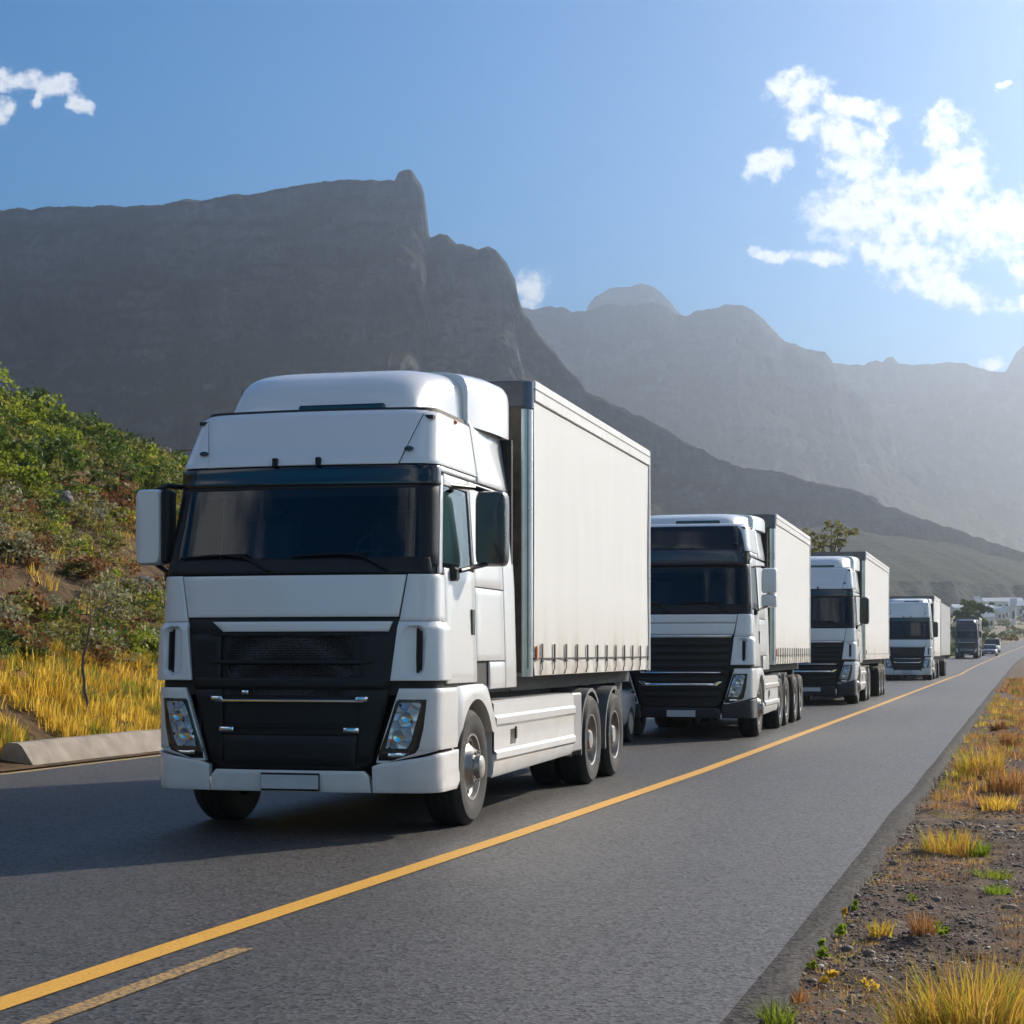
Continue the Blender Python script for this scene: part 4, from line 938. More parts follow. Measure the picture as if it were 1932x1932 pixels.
        MB().box(s * (hw + .004) - .016, s * (hw + .004) + .016, y0 + .11, y1 - .075, zb + .155, zb + .168).build('hem_line', M['strap'], T) if lod == 0 else None
        P = [[(s * (hw + .008 + .006 * math.sin(y * 9 + z * 20)), y, z) for y in np.linspace(y0 + .115, y1 - .075, ny)] for z in (zb - .01, zb + .05, zb + .10, zb + .155)]
        MB().grid(P).build('curtain_hem', M[cfg.get('side', 'curtain')], T, 60)
        MB().box(s * hw - .03, s * hw + .022, y1 - .07, y1, zb - .03, zt, b=.01).build('rear_post', M['rail'], T)
        nst = cfg.get('straps', 12); sm = None
        if nst and (s > 0 or lod == 0):
            for k in range(nst):
                y = y0 + .42 + (y1 - y0 - .62) * k / (nst - 1)
                if sm is None:
                    q = MB().box(-.006, .006, -.022, .022, .16, .315).box(-.004, .004, -.009, .009, .045, .16).box(-.008, .008, -.028, .028, .125, .15, b=.003)
                    q.tube([(0, -.012, .05), (0, -.05, .035), (0, -.07, .0), (0, -.10, .005)], .006, 5)
                    sm = q.mesh('strap', M['strap'])
                o = link('strap', sm, T); o.location = (s * (hw + .022), y, zb)
        MB().box(s * (hw + .02) - .008, s * (hw + .02) + .008, y0 + .16, y0 + .22, zb + .15, zb + .29, b=.004).build('marker_light', M['orange'], T)
    if cfg.get('second'):
        a, b = cfg['second']; z2 = zt - .12
        MB().box(-hw, hw, a, b, zb + .02, z2, b=.02).build('rear_trailer_body', M['curtain'], T)
        MB().box(-.9, .9, a - 1, b - .3, .8, zb + .02).build('drawbar', M['dark'], T)
        for yy in np.arange(a + 1.0, b, 1.2): MB().box(hw - .01, hw + .02, yy, yy + .06, zb + .02, z2).build('body_rib', M['rail'], T)
    return T

M['reflection'] = plain('mint_reflection', (0.50, 0.68, 0.62), 0.8, var=0.05)  # mint tone stands in for the reflection in the side window
M['bumperdark'] = plain('dark_bumper', (0.018, 0.020, 0.028), 0.45, var=0.15)
M['greypanel'] = plain('grey_guard_panel', (0.30, 0.29, 0.30), 0.5, var=0.1)
M['greyplastic'] = plain('grey_plastic', (0.13, 0.13, 0.135), 0.55, var=0.15)
M['mirrorgrey'] = plain('mirror_dark_grey', (0.022, 0.024, 0.030), 0.32, coat=0.3)
M['frontwall'] = plain('front_wall_brown', (0.10, 0.08, 0.06), 0.6, var=0.4)
M['post'] = plain('corner_post_aluminium', (0.62, 0.62, 0.63), 0.28, metal=0.9, var=0.2, scale=2)
M['postcap'] = plain('post_cap_dark', (0.10, 0.13, 0.18), 0.3, metal=0.5)
M['rail'] = plain('rail_white', (0.78, 0.76, 0.73), 0.4, var=0.08)

CFG = [
 dict(pos=(-5.96, 14.55), yaw=R(1.35), zmap=([0, 10], [0, 10]), lod=0, drive=(6.6, 8.02), tr_y=(3.47, 10.4), guard=1.12, tr_top=4.27, straps=12, paint='white',
      label='nearest white articulated lorry with white bumper and black grille, leading the convoy'),
 dict(pos=(-5.87, 32.5), yaw=R(1.35), zmap=([0, 2.2, 2.29, 3.0, 3.12, 3.6, 4.17, 10], [0, 2.22, 2.34, 3.10, 3.32, 3.80, 4.12, 10]), lod=1, drive=(5.0, 6.3), tr_axles=(8.2, 9.5), tr_y=(3.9, 11.7), tr_top=4.24,
      straps=16, paint='white2', dark_top=True, black_bumper=True, hood_split=True, mirrors='white',
      label='white lorry with dark glazed roof front and split white mirrors, directly behind the first'),
 dict(pos=(-5.97, 54.4), yaw=R(.5), zmap=([0, 2.2, 3.0, 3.12, 3.6, 4.17, 10], [0, 2.24, 3.2, 3.36, 3.98, 4.45, 10]), lod=1, drive=(4.6, 5.9), tr_axles=(11.0, 12.3, 13.6), tr_y=(4.1, 16.0), tr_top=4.66, straps=0,
      black_bumper=True, bumper_low=.27, label='third white lorry in line, tall cream-sided trailer and black bumper'),
 dict(pos=(-6.08, 102.6), yaw=R(0), zmap=([0, 2.2, 3.0, 3.12, 3.6, 4.17, 10], [0, 2.22, 3.22, 3.38, 4.2, 4.5, 10]), lod=1, drive=(4.4, 5.7), tr_axles=(9.5, 18.5, 19.8), tr_y=(3.4, 11.5), tr_top=4.66, straps=0,
      second=(13.0, 27.0), bumper_low=.30, label='fourth white lorry in line, pulling two grey-white boxes ahead of the dark truck'),
]
for cf in CFG: make_truck(cf)
_n5 = dict(pos=(-6.1, 211.0), yaw=R(-.6), zmap=([0, 2.2, 3.0, 3.12, 3.6, 4.17, 10], [0, 2.22, 3.1, 3.25, 3.9, 4.4, 10]), lod=1, drive=(4.4, 5.7), tr_axles=(9.5,), tr_y=(3.4, 11.5), tr_top=4.6, straps=0,
      paint='navy', side='navy', black_bumper=True, ground=True, group='dark', label='far dark navy lorry at the end of the line, under the dark tree')
make_truck(_n5)

# ------------------------------------------------------------------ cars
def make_car(label, pos, yaw, pm, cat='car', van=False, glasscol='gloss'):
    x, y = pos; T = thing('van' if van else 'car', label, cat, (x, y, float(zg(y))), yaw)
    P = M[pm]
    if van: secs = [(0, .80, .45, .80), (.06, .88, .32, .98), (.7, .93, .30, 1.08), (1.0, .95, .28, 1.15), (4.4, .95, .28, 1.15), (4.75, .93, .32, 1.12), (4.8, .88, .4, 1.05)]; gh = [(.85, .90, 1.10), (1.35, .84, 1.75), (1.7, .82, 1.92), (4.5, .82, 1.95), (4.76, .86, 1.10)]
    else: secs = [(0, .62, .42, .60), (.05, .76, .30, .68), (.25, .85, .22, .76), (1.1, .89, .20, .90), (1.5, .90, .20, .93), (3.2, .90, .20, .95), (3.9, .88, .22, .93), (4.15, .82, .28, .88), (4.22, .72, .38, .80)]; gh = [(1.15, .78, .90), (1.75, .66, 1.36), (2.1, .62, 1.43), (2.9, .62, 1.42), (3.35, .66, 1.30), (3.95, .76, .92)]
    b = MB(); rows = []
    for (yy, w, z0, z1) in secs:
        ring = []
        for k in range(24):
            t = 2 * math.pi * k / 24; e = .45; ring.append((w * math.copysign(abs(math.cos(t)) ** e, math.cos(t)), yy, (z0 + z1) / 2 + (z1 - z0) / 2 * math.copysign(abs(math.sin(t)) ** e, math.sin(t))))
        rows.append(ring)
    b.grid(rows, 0, True); b.add(rows[0], [tuple(range(24))]); b.add(rows[-1], [tuple(range(24))]); b.build('body', P, T, 45)
    g = MB(); rows = []
    for i, (yy, w, zt) in enumerate(gh):
        zb = secs[3][3] - .08; wb = w + .10
        rows.append([(-wb, yy, zb), (-(w + (wb - w) * (1 - (zt - zb) / (gh[2][2] - zb))), yy, zt - .03), (-w * .7, yy, zt), (w * .7, yy, zt), (w + (wb - w) * (1 - (zt - zb) / (gh[2][2] - zb)), yy, zt - .03), (wb, yy, zb)])
    g.grid(rows); g.build('window', M['gloss'], T, 30)
    rf = MB(); rr = [r for r in rows if r[2][2] > gh[2][2] - .14]; rf.grid([[(p[0] * 1.01, p[1], p[2] + .012) for p in r[1:5]] for r in rr]); rf.build('roof', P, T, 40)
    if van:
        sd_ = MB(); [sd_.box(s_ * .93 - .03, s_ * .93 + .03, 2.0, 4.5, 1.1, 1.9, b=.02) for s_ in (1,)]; sd_.build('side_panel', P, T)
    w0 = secs[3][1]
    for s in (1, -1):
        for yy in (.85, 3.4 if not van else 3.8):
            MB().lathe([(-.2, 0), (-.2, .29), (-.18, .31), (-.02, .31), (0, .29), (-.01, .2), (-.03, .18), (-.03, 0)], 20, axis='x', c=(s * (w0 + .01), yy, .31), flip=s).build('wheel', M['rubber'], T)
            wh = [o for o in bpy.data.objects if o.parent == T and o.name.startswith('wheel')][-1]
            MB().lathe([(-.012, .19), (.0, .18), (-.02, .12), (.0, .03), (0, 0)], 16, axis='x', c=(s * (w0 + .012), yy, .31), flip=s).build('rim', M['wheel'], wh)
        MB().ball((s * .62, .10, .66 if not van else .82), .13, 0, 10, 6, (1.1, .6, .55)).build('headlight', M['chrome'], T)
        MB().ball((s * .74, secs[-1][0] - .10, .78), .11, 0, 8, 5, (.9, .5, .8)).build('tail_light', M['orange'], T)
        MB().box(s * .97 - .08, s * .97 + .08, 1.45, 1.55, .93, 1.05, b=.03).build('mirror', P, T)
    MB().box(-.45, .45, -.012, .05, .40, .54, b=.02).build('grille', M['black'], T)
    MB().box(-.25, .25, -.03, -.01, .34, .44).build('number_plate', M['plate'], T)
    return T
make_car('silver car half hidden behind the first lorry rear wheels, second lorry close behind', (-7.30, 27.75), R(1.3), 'silver')
make_car('small far dark blue car at the end of the convoy, beside the centre line', (-4.05, 233), R(-1.5), 'blue')
make_car('tiny far white car just left of the blue car', (-6.5, 245), R(-1), 'white2')
make_car('far white van right behind the dark blue car', (-4.1, 256), R(-1.8), 'white', 'van', True)

# ------------------------------------------------------------------ concrete barrier
def barrier(s0, s1, label, group=None):
    o = MB(); rows = []
    prof = [(12.50, -.02), (12.52, .03), (12.70, .30), (12.76, .345), (12.90, .35), (12.97, .31), (13.1, -.02)]
    ss = np.append(np.arange(s0, s1, .4), s1)
    for s in ss:
        j = (float(fbm(s * .8, 2, 4)) - .5) * .035
        rows.append([(-(l + j * .6), s, z + (j if z > .1 else 0)) for l, z in prof])
    o.grid(rows); o.add(rows[0], [tuple(range(len(prof)))]); o.add(rows[-1], [tuple(range(len(prof)))])
    b = o.build('concrete_barrier', M['concrete'], None, 30); tag(b, label, 'barrier', group); return b
barrier(6, 20.9, 'short end of a concrete barrier cut off by the left frame edge')
barrier(21.8, 33.5, 'low weathered concrete barrier with a dark open end, beside the dry grass bank')
for k in range(6): barrier(33.6 + 12 * k, 45.5 + 12 * k, 'low concrete barrier section running on along the far kerb behind the lorries', 'barrier sections behind the lorries')
def sand_line():
    ss = np.arange(6, 120, .5); rows = []
    for s in ss:
        a = 12.49; b = 12.37 - float(fbm(s * 1.5, 4, 4)) * .10; rows.append([(-a, s, .012), (-b, s, .004)])
    o = link('sand_strip', np_mesh('sand_strip', np.array(rows).reshape(-1, 3), grid_faces(len(ss), 2), M['sand'], 4)); tag(o, kind='structure')
M['sand'] = soil('windblown_sand', [(0.3, (0.30, 0.22, 0.12)), (0.7, (0.42, 0.33, 0.2))], 8, .4, 60, .01)
sand_line()

# ------------------------------------------------------------------ vegetation
LM = {
 'dark': leafmat('dark_green_leaves', [(0.1, (0.035, 0.061, 0.016)), (0.5, (0.077, 0.128, 0.027)), (0.85, (0.165, 0.222, 0.043)), (1.0, (0.253, 0.194, 0.077))], .35),
 'olive': leafmat('olive_leaves', [(0.1, (0.105, 0.105, 0.033)), (0.5, (0.220, 0.215, 0.055)), (0.85, (0.372, 0.325, 0.081)), (1.0, (0.419, 0.232, 0.117))], .4),
 'lime': leafmat('yellow_green_leaves', [(0.1, (0.112, 0.158, 0.022)), (0.5, (0.251, 0.307, 0.034)), (0.85, (0.410, 0.430, 0.056)), (1.0, (0.448, 0.355, 0.074))], .45),
 'grey': leafmat('grey_green_leaves', [(0.1, (0.128, 0.128, 0.070)), (0.5, (0.279, 0.268, 0.151)), (0.85, (0.465, 0.430, 0.256)), (1.0, (0.372, 0.256, 0.164))], .35),
 'rust': leafmat('rusty_leaves', [(0.1, (0.095, 0.043, 0.019)), (0.5, (0.216, 0.095, 0.038)), (0.85, (0.365, 0.176, 0.068)), (1.0, (0.270, 0.216, 0.068))], .4),
 'gold': leafmat('golden_dry_grass', [(0.1, (0.40, 0.25, 0.03)), (0.45, (0.70, 0.46, 0.05)), (0.8, (0.85, 0.60, 0.12)), (1.0, (0.50, 0.50, 0.05))], .55),
 'straw': leafmat('orange_straw', [(0.0, (0.30, 0.17, 0.06)), (0.1, (0.189, 0.095, 0.034)), (0.5, (0.446, 0.216, 0.074)), (0.85, (0.621, 0.351, 0.149)), (1.0, (0.338, 0.297, 0.054))], .45),
 'mix': leafmat('mixed_dry_grass', [(0.0, (0.12, 0.14, 0.02)), (0.25, (0.34, 0.34, 0.04)), (0.45, (0.62, 0.40, 0.05)), (0.65, (0.50, 0.25, 0.06)), (0.85, (0.75, 0.50, 0.16)), (1.0, (0.30, 0.33, 0.04))], .55),
 'fresh': leafmat('fresh_green_leaves', [(0.1, (0.108, 0.176, 0.014)), (0.5, (0.230, 0.338, 0.020)), (1.0, (0.432, 0.459, 0.041))], .5),
}
rs = np.random.RandomState(11)
def leaves(n, Rr, h, leaf, clumps, seed, fill=.55, flat=1.0):
    """leaf faces gathered in clumps through a dome; returns vertices and quads"""
    r = np.random.RandomState(seed)
    th = r.rand(clumps) * 2 * np.pi; el = np.arccos(1 - r.rand(clumps) * 1.05); q = (fill + (1 - fill) * r.rand(clumps)) * .82
    cc = np.stack([q * np.sin(el) * np.cos(th) * Rr, q * np.sin(el) * np.sin(th) * Rr, np.maximum(q * np.cos(el), .02) * h + .1 * h], 1)
    cs = Rr * (.16 + .16 * r.rand(clumps))
    k = r.randint(0, clumps, n); d = r.randn(n, 3); d /= np.linalg.norm(d, axis=1)[:, None]; d[:, 2] = np.abs(d[:, 2]) * .9 - .25 * (r.rand(n) < .3)
    c = cc[k] + d * (cs[k] * (.55 + .5 * r.rand(n)))[:, None]; c[:, 2] *= flat
    a = r.randn(n, 3); a = a * .7 + d; a /= np.linalg.norm(a, axis=1)[:, None]
    b = np.cross(a, r.randn(n, 3)); b /= np.linalg.norm(b, axis=1)[:, None]
    L = (leaf * (.6 + .8 * r.rand(n)))[:, None]
    V = np.stack([c - b * L * .32, c + a * L * .5 , c + b * L * .32 + a * L * .15, c - a * L * .5], 1)
    return V.reshape(-1, 3), np.arange(4 * n).reshape(-1, 4)
def blades(n, Rr, h, w, seed, lean=.35, seg=2):
    """grass blades as bent strips"""
    r = np.random.RandomState(seed); t = r.rand(n) * 2 * np.pi; q = np.sqrt(r.rand(n)) * Rr
    base = np.stack([q * np.cos(t), q * np.sin(t), 0 * q - .02], 1); hh = h * (.45 + .65 * r.rand(n))
    az = t + r.randn(n) * .8; ln = lean * (.2 + r.rand(n)) * (.4 + q / max(Rr, 1e-3))
    d = np.stack([np.cos(az), np.sin(az), 0 * az], 1); s = np.stack([-np.sin(az + r.randn(n)), np.cos(az + r.randn(n)), 0 * az], 1)
    V = []; ww = (w * (.6 + .8 * r.rand(n)))[:, None]
    for i in range(seg + 1):
        f = i / seg; c = base + np.array([0, 0, 1.]) * (hh * f * (1 - .25 * ln * f))[:, None] + d * (hh * ln * f * f)[:, None]
        if i < seg: V += [c - s * ww * (1 - f * .6) / 2, c + s * ww * (1 - f * .6) / 2]
        else: V += [c]
    V = np.stack(V, 1); m = V.shape[1]; F = []
    for i in range(seg - 1): F += [(2 * i, 2 * i + 1, 2 * i + 3), (2 * i, 2 * i + 3, 2 * i + 2)]
    F.append((2 * seg - 2, 2 * seg - 1, 2 * seg)); F = (np.arange(n)[:, None, None] * m + np.array(F)[None]).reshape(-1, 3)
    return V.reshape(-1, 3), F

BUSH = {}
def bush_mesh(kind, var):
    if (kind, var) not in BUSH:
        V, Fc = leaves(2600, 1.0, .85, .085, 26, 50 + var * 7)
        BUSH[kind, var] = np_mesh('bush', V, Fc, LM[kind], 4)
    return BUSH[kind, var]
def bush(px, py, wpx, kind, label, var=0, asp=1.0):
    g = ground_hit(px, py)
    if g is None: return
    x, y, z, Z = g; o = link('bush', bush_mesh(kind, var)); rr = wpx / F * Z / 2; o.location = (x, y, z - rr * .12)
    o.scale = (rr, rr, rr * asp); o.rotation_euler = (0, 0, random.random() * 6); tag(o, label, 'bush', 'bushes on the roadside hill'); return o
random.seed(4)
for b in [
 (84, 1160, 120, 'grey', 'broad grey-green bush in the middle of the slope, left of the bare stem', 0, .95),
 (150, 1092, 84, 'dark', 'very dark shaded bush in a hollow above the bare stem', 1, 1.0),
 (52, 1245, 112, 'dark', 'dark green spreading bush low on the slope, just above the dry grass', 2, .75),
 (268, 1228, 62, 'dark', 'rounded dark green bush touching the outline of the first lorry door height', 0, .9),
 (196, 1272, 52, 'olive', 'small olive bush right of the bare stem above dry grass', 1, .9),
 (14, 1050, 56, 'dark', 'green bush at the left frame edge under the orange rock', 1, 1.2),
 (150, 935, 84, 'lime', 'bright yellow-green bush directly right of the grey boulder pile', 2, .8),
 (234, 975, 66, 'lime', 'bright yellow-green bush at the right end of the sunlit band', 0, .9),
 (62, 895, 92, 'lime', 'bright yellow-green bush above and left of the grey boulder pile', 1, .7),
 (139, 842, 74, 'dark', 'big dark bush high on the slope under the crest', 2, .9),
 (178, 874, 60, 'dark', 'dark bush just above the yellow-green band, mid slope', 0, .8),
 (252, 862, 66, 'dark', 'dark flat-topped bush near the crest left of the lorry roof', 1, .8),
 (312, 858, 60, 'dark', 'dark bush at the crest closest to the lorry roof', 2, 1.0),
 (258, 815, 56, 'dark', 'dark bush standing on the skyline with bare twigs beside it', 0, .9),
 (112, 770, 60, 'dark', 'small dark bush on the skyline left of centre of the hill', 1, .8),
 (190, 795, 52, 'olive', 'olive bush on the skyline in the middle of the crest', 2, .8),
 (18, 925, 56, 'grey', 'grey shrub at the left frame edge, halfway up', 0, 1.1),
 (10, 1165, 52, 'rust', 'rusty brown bush at the left frame edge', 1, 1.1),
 (212, 1030, 64, 'olive', 'olive-yellow bush below the sunlit band, above the orange rocks', 2, .9),
 (304, 1010, 50, 'olive', 'olive bush seen between the far mirror and the cab', 0, 1.2),
 (22, 742, 70, 'olive', 'olive bush on the skyline at the left frame edge', 1, .8),
 (95, 985, 60, 'olive', 'olive bush just below the grey boulder pile', 1, .8),
 (280, 1120, 50, 'grey', 'small grey-green bush beside the dark round rock near the lorry', 2, .9),
 (236, 905, 44, 'rust', 'reddish bush above the yellow-green band near the lorry mirror', 2, .9),
]: bush(*b)

def rock(px, py, wpx, m, label, seed, asp=.7):
    g = ground_hit(px, py)
    if g is None: return
    x, y, z, Z = g; r = wpx / F * Z / 2; b = MB(); rr_ = random.Random(seed); P = []
    for i in range(9):
        a = math.pi * i / 8; P.append([])
        for k in range(14):
            t = 2 * math.pi * k / 14; q = 1 + .55 * (float(fbm(seed * 3.1 + math.cos(t) * 1.3 + 9, seed + math.sin(t) * 1.3 + math.cos(a) * 2 + 5, 3)) - .5) * (1 if 0 < i < 8 else 0)
            P[-1].append((r * q * math.sin(a) * math.cos(t), r * q * math.sin(a) * math.sin(t), r * asp * q * math.cos(a)))
    b.grid(P, 0, True); o = b.build('rock', M[m], None, 25); o.location = (x, y, z + r * .12); o.rotation_euler = (rr_.random() * .5, rr_.random() * .5, rr_.random() * 6)
    tag(o, label, 'rock', 'rocks on the slope')
for k, q in enumerate([
 (108, 952, 66, 'boulder_grey', 'large pale grey boulder in the middle of the slope'), (146, 962, 42, 'boulder_grey', 'grey boulder right of the largest one'),
 (182, 976, 36, 'boulder_grey', 'rightmost small grey boulder of the pile'), (212, 940, 30, 'boulder_grey', 'dark bluish rock above the pile of grey boulders'),
 (18, 1000, 40, 'boulder_orange', 'orange rock at the left frame edge'), (220, 1088, 34, 'boulder_orange', 'orange rock beside the shaded bush'),
 (206, 1098, 24, 'boulder_orange', 'small orange rock left of the larger orange one'), (268, 1110, 50, 'boulder_grey', 'dark round rock with a bright rim next to the lorry'),
 (195, 1152, 22, 'boulder_grey', 'small grey stone on bare soil above the stem tip'), (30, 1285, 46, 'boulder_orange', 'flat orange rock above the dry grass')]): rock(*q, seed=k + 3)

def stem(px, py, hpx, label):
    x, y, z, Z = ground_hit(px, py); h = hpx / F * Z; b = MB(); r = random.Random(5)
    T = thing('dead_sapling', label, 'dead stem', (x, y, z - .05))
    pts = [(.05 * math.sin(i * .9) + (r.random() - .5) * .03 + .03 * i / 3, (r.random() - .5) * .04, h * i / 9) for i in range(10)]
    b.tube(pts, .030, 7, r2=.016); b.build('trunk', M['bark'], T)
    for k in (5, 6, 7, 8):
        p = pts[k]; q = (p[0] + (r.random() - .5) * .22, p[1], p[2] + .16); MB().tube([p, q], .008, 5, r2=.003).build('twig', M['bark'], T)
    MB().tube([pts[-1], (pts[-1][0] - .02, 0, h * 1.45)], .012, 5, r2=.004).build('twig', M['bark'], T)
stem(155, 1362, 190, 'thin bare grey stem standing upright in the dry grass')
def snag(px, py, size, label, seed):
    x, y, z, Z = ground_hit(px, py); T = thing('bare_shrub', label, 'dead shrub', (x, y, z)); r = random.Random(seed)
    MB().tube([(0, 0, -.1), (.1 * size, 0, .5 * size), (.3 * size, 0, .8 * size)], .035, 6, r2=.02).build('trunk', M['bark'], T)
    for k in range(9):
        a = r.random() * 6.28; l = size * (.6 + r.random() * .8); b = MB(); p0 = (.25 * size, 0, .7 * size); p1 = (p0[0] + math.cos(a) * l * .5, math.sin(a) * l * .5, p0[2] + .25 * size); p2 = (p0[0] + math.cos(a + .3) * l, math.sin(a + .3) * l, p1[2] + .15 * size * r.random())
        b.tube([p0, p1, p2], .018, 5, r2=.006); b.tube([p1, (p1[0] + .2 * math.cos(a - .6), p1[1] + .2 * math.sin(a - .6), p1[2] + .25)], .009, 4, r2=.004); b.build('branch', M['bark'], T)
snag(312, 842, .7, 'flat windswept dead shrub on the crest by the lorry roof', 2)
snag(232, 806, .5, 'bare twiggy shrub on the skyline', 5)

def scatter_scrub():
    r = np.random.RandomState(3); Vs = []; Fs = []; Ms = []; off = 0
    base = [leaves(270, 1.0, .95, .115, 11, 100 + k) for k in range(8)]; coarse = [leaves(70, 1.0, .95, .26, 8, 200 + k) for k in range(6)]
    zones = [(3100, 14.9, 27.5, 18, 64, 1.2), (420, 15, 32, -50, 17, 2.0), (420, 14.5, 30, 78, 140, 1.9), (420, 24.5, 30, 20, 75, 1.3), (260, 15, 27, 62, 80, 1.6)]
    for (n, l0, l1, s0, s1, sc) in zones:
        l = l0 + (l1 - l0) * r.rand(n); s = s0 + (s1 - s0) * r.rand(n); z = hz(l, s)
        cov = fbm(l * .45, s * .45, 4); hgt = z - zg(s)
        for k in range(n):
            if cov[k] < .35 and hgt[k] < 6.5: continue
            V, Fc = base[r.randint(8)] if sc in (1.2, 1.3) else coarse[r.randint(6)]; q = (.30 + .50 * r.rand() ** 1.6) * sc * (1.15 if hgt[k] > 5 else .9)
            a = r.rand() * 6.28; ca, sa = math.cos(a), math.sin(a)
            W = V * np.array([q, q, q * (.7 + .5 * r.rand())]); W = np.stack([W[:, 0] * ca - W[:, 1] * sa - l[k], W[:, 0] * sa + W[:, 1] * ca + s[k], W[:, 2] + z[k] - .08], 1)
            Vs.append(W); Fs.append(Fc + off); off += len(V)
            n2 = float(fbm(l[k] * .33 + 40, s[k] * .25, 3)); u = r.rand()
            if hgt[k] > 5.2: m = 0 if u < .50 else (1 if u < .72 else 2)
            elif n2 > .54: m = 2 if u < .6 else (1 if u < .85 else 0)
            elif n2 < .40: m = 4 if u < .30 else (3 if u < .6 else 1)
            else: m = (1, 0, 3, 2, 1, 0, 2, 4)[int(u * 8)]
            Ms.append(np.full(len(Fc), m))
    o = link('scrub', np_mesh('scrub', np.concatenate(Vs), np.concatenate(Fs), [LM[k] for k in ('dark', 'olive', 'lime', 'grey', 'rust')], 4, np.concatenate(Ms))); tag(o, kind='stuff')
scatter_scrub()
def scatter_grass(name, zones, mats, hfun, posf, seed):
    r = np.random.RandomState(seed); Vs = []; Fs = []; Ms = []; off = 0; cache = {}
    for (n, l0, l1, s0, s1, nb, R_, h, w, wts) in zones:
        l = l0 + (l1 - l0) * r.rand(n); s = s0 + (s1 - s0) * r.rand(n); z = hfun(l, s)
        base = [blades(nb, R_, h, w, seed + 9 * k + nb) for k in range(10)]
        for k in range(n):
            if not posf(l[k], s[k], z[k], r): continue
            V, Fc = base[r.randint(10)]; q = .6 + .7 * r.rand(); a = r.rand() * 6.28; ca, sa = math.cos(a), math.sin(a)
            W = np.stack([(V[:, 0] * ca - V[:, 1] * sa) * q - l[k], (V[:, 0] * sa + V[:, 1] * ca) * q + s[k], V[:, 2] * q + z[k]], 1)
            Vs.append(W); Fs.append(Fc + off); off += len(V); n2 = float(fbm(l[k] * .8 + 4, s[k] * .5, 3)) + r.randn() * .07
            m = wts[min(len(wts) - 1, max(0, int((n2 - .32) / .36 * len(wts))))]; Ms.append(np.full(len(Fc), m))
    o = link(name, np_mesh(name, np.concatenate(Vs), np.concatenate(Fs), mats, 3, np.concatenate(Ms))); tag(o, kind='stuff'); return o
scatter_grass('dry_grass', [(3000, 13.0, 15.6, 17, 40, 34, .20, .24, .016, (0, 3, 0, 1, 0, 2, 0)), (900, 13.0, 16.6, 40, 120, 20, .3, .6, .03, (0, 0, 1, 0)), (500, 13.1, 16.5, -40, 17, 16, .3, .6, .03, (0, 0, 1)),
                            (900, 16.0, 24, 18, 60, 20, .20, .34, .018, (0, 1, 3, 1, 0))],
              [LM['gold'], LM['lime'], LM['olive'], LM['straw']], hz, lambda l, s, z, r: fbm(l * .9 + 20, s * .6, 3) > .36 + .10 * r.rand(), 21)

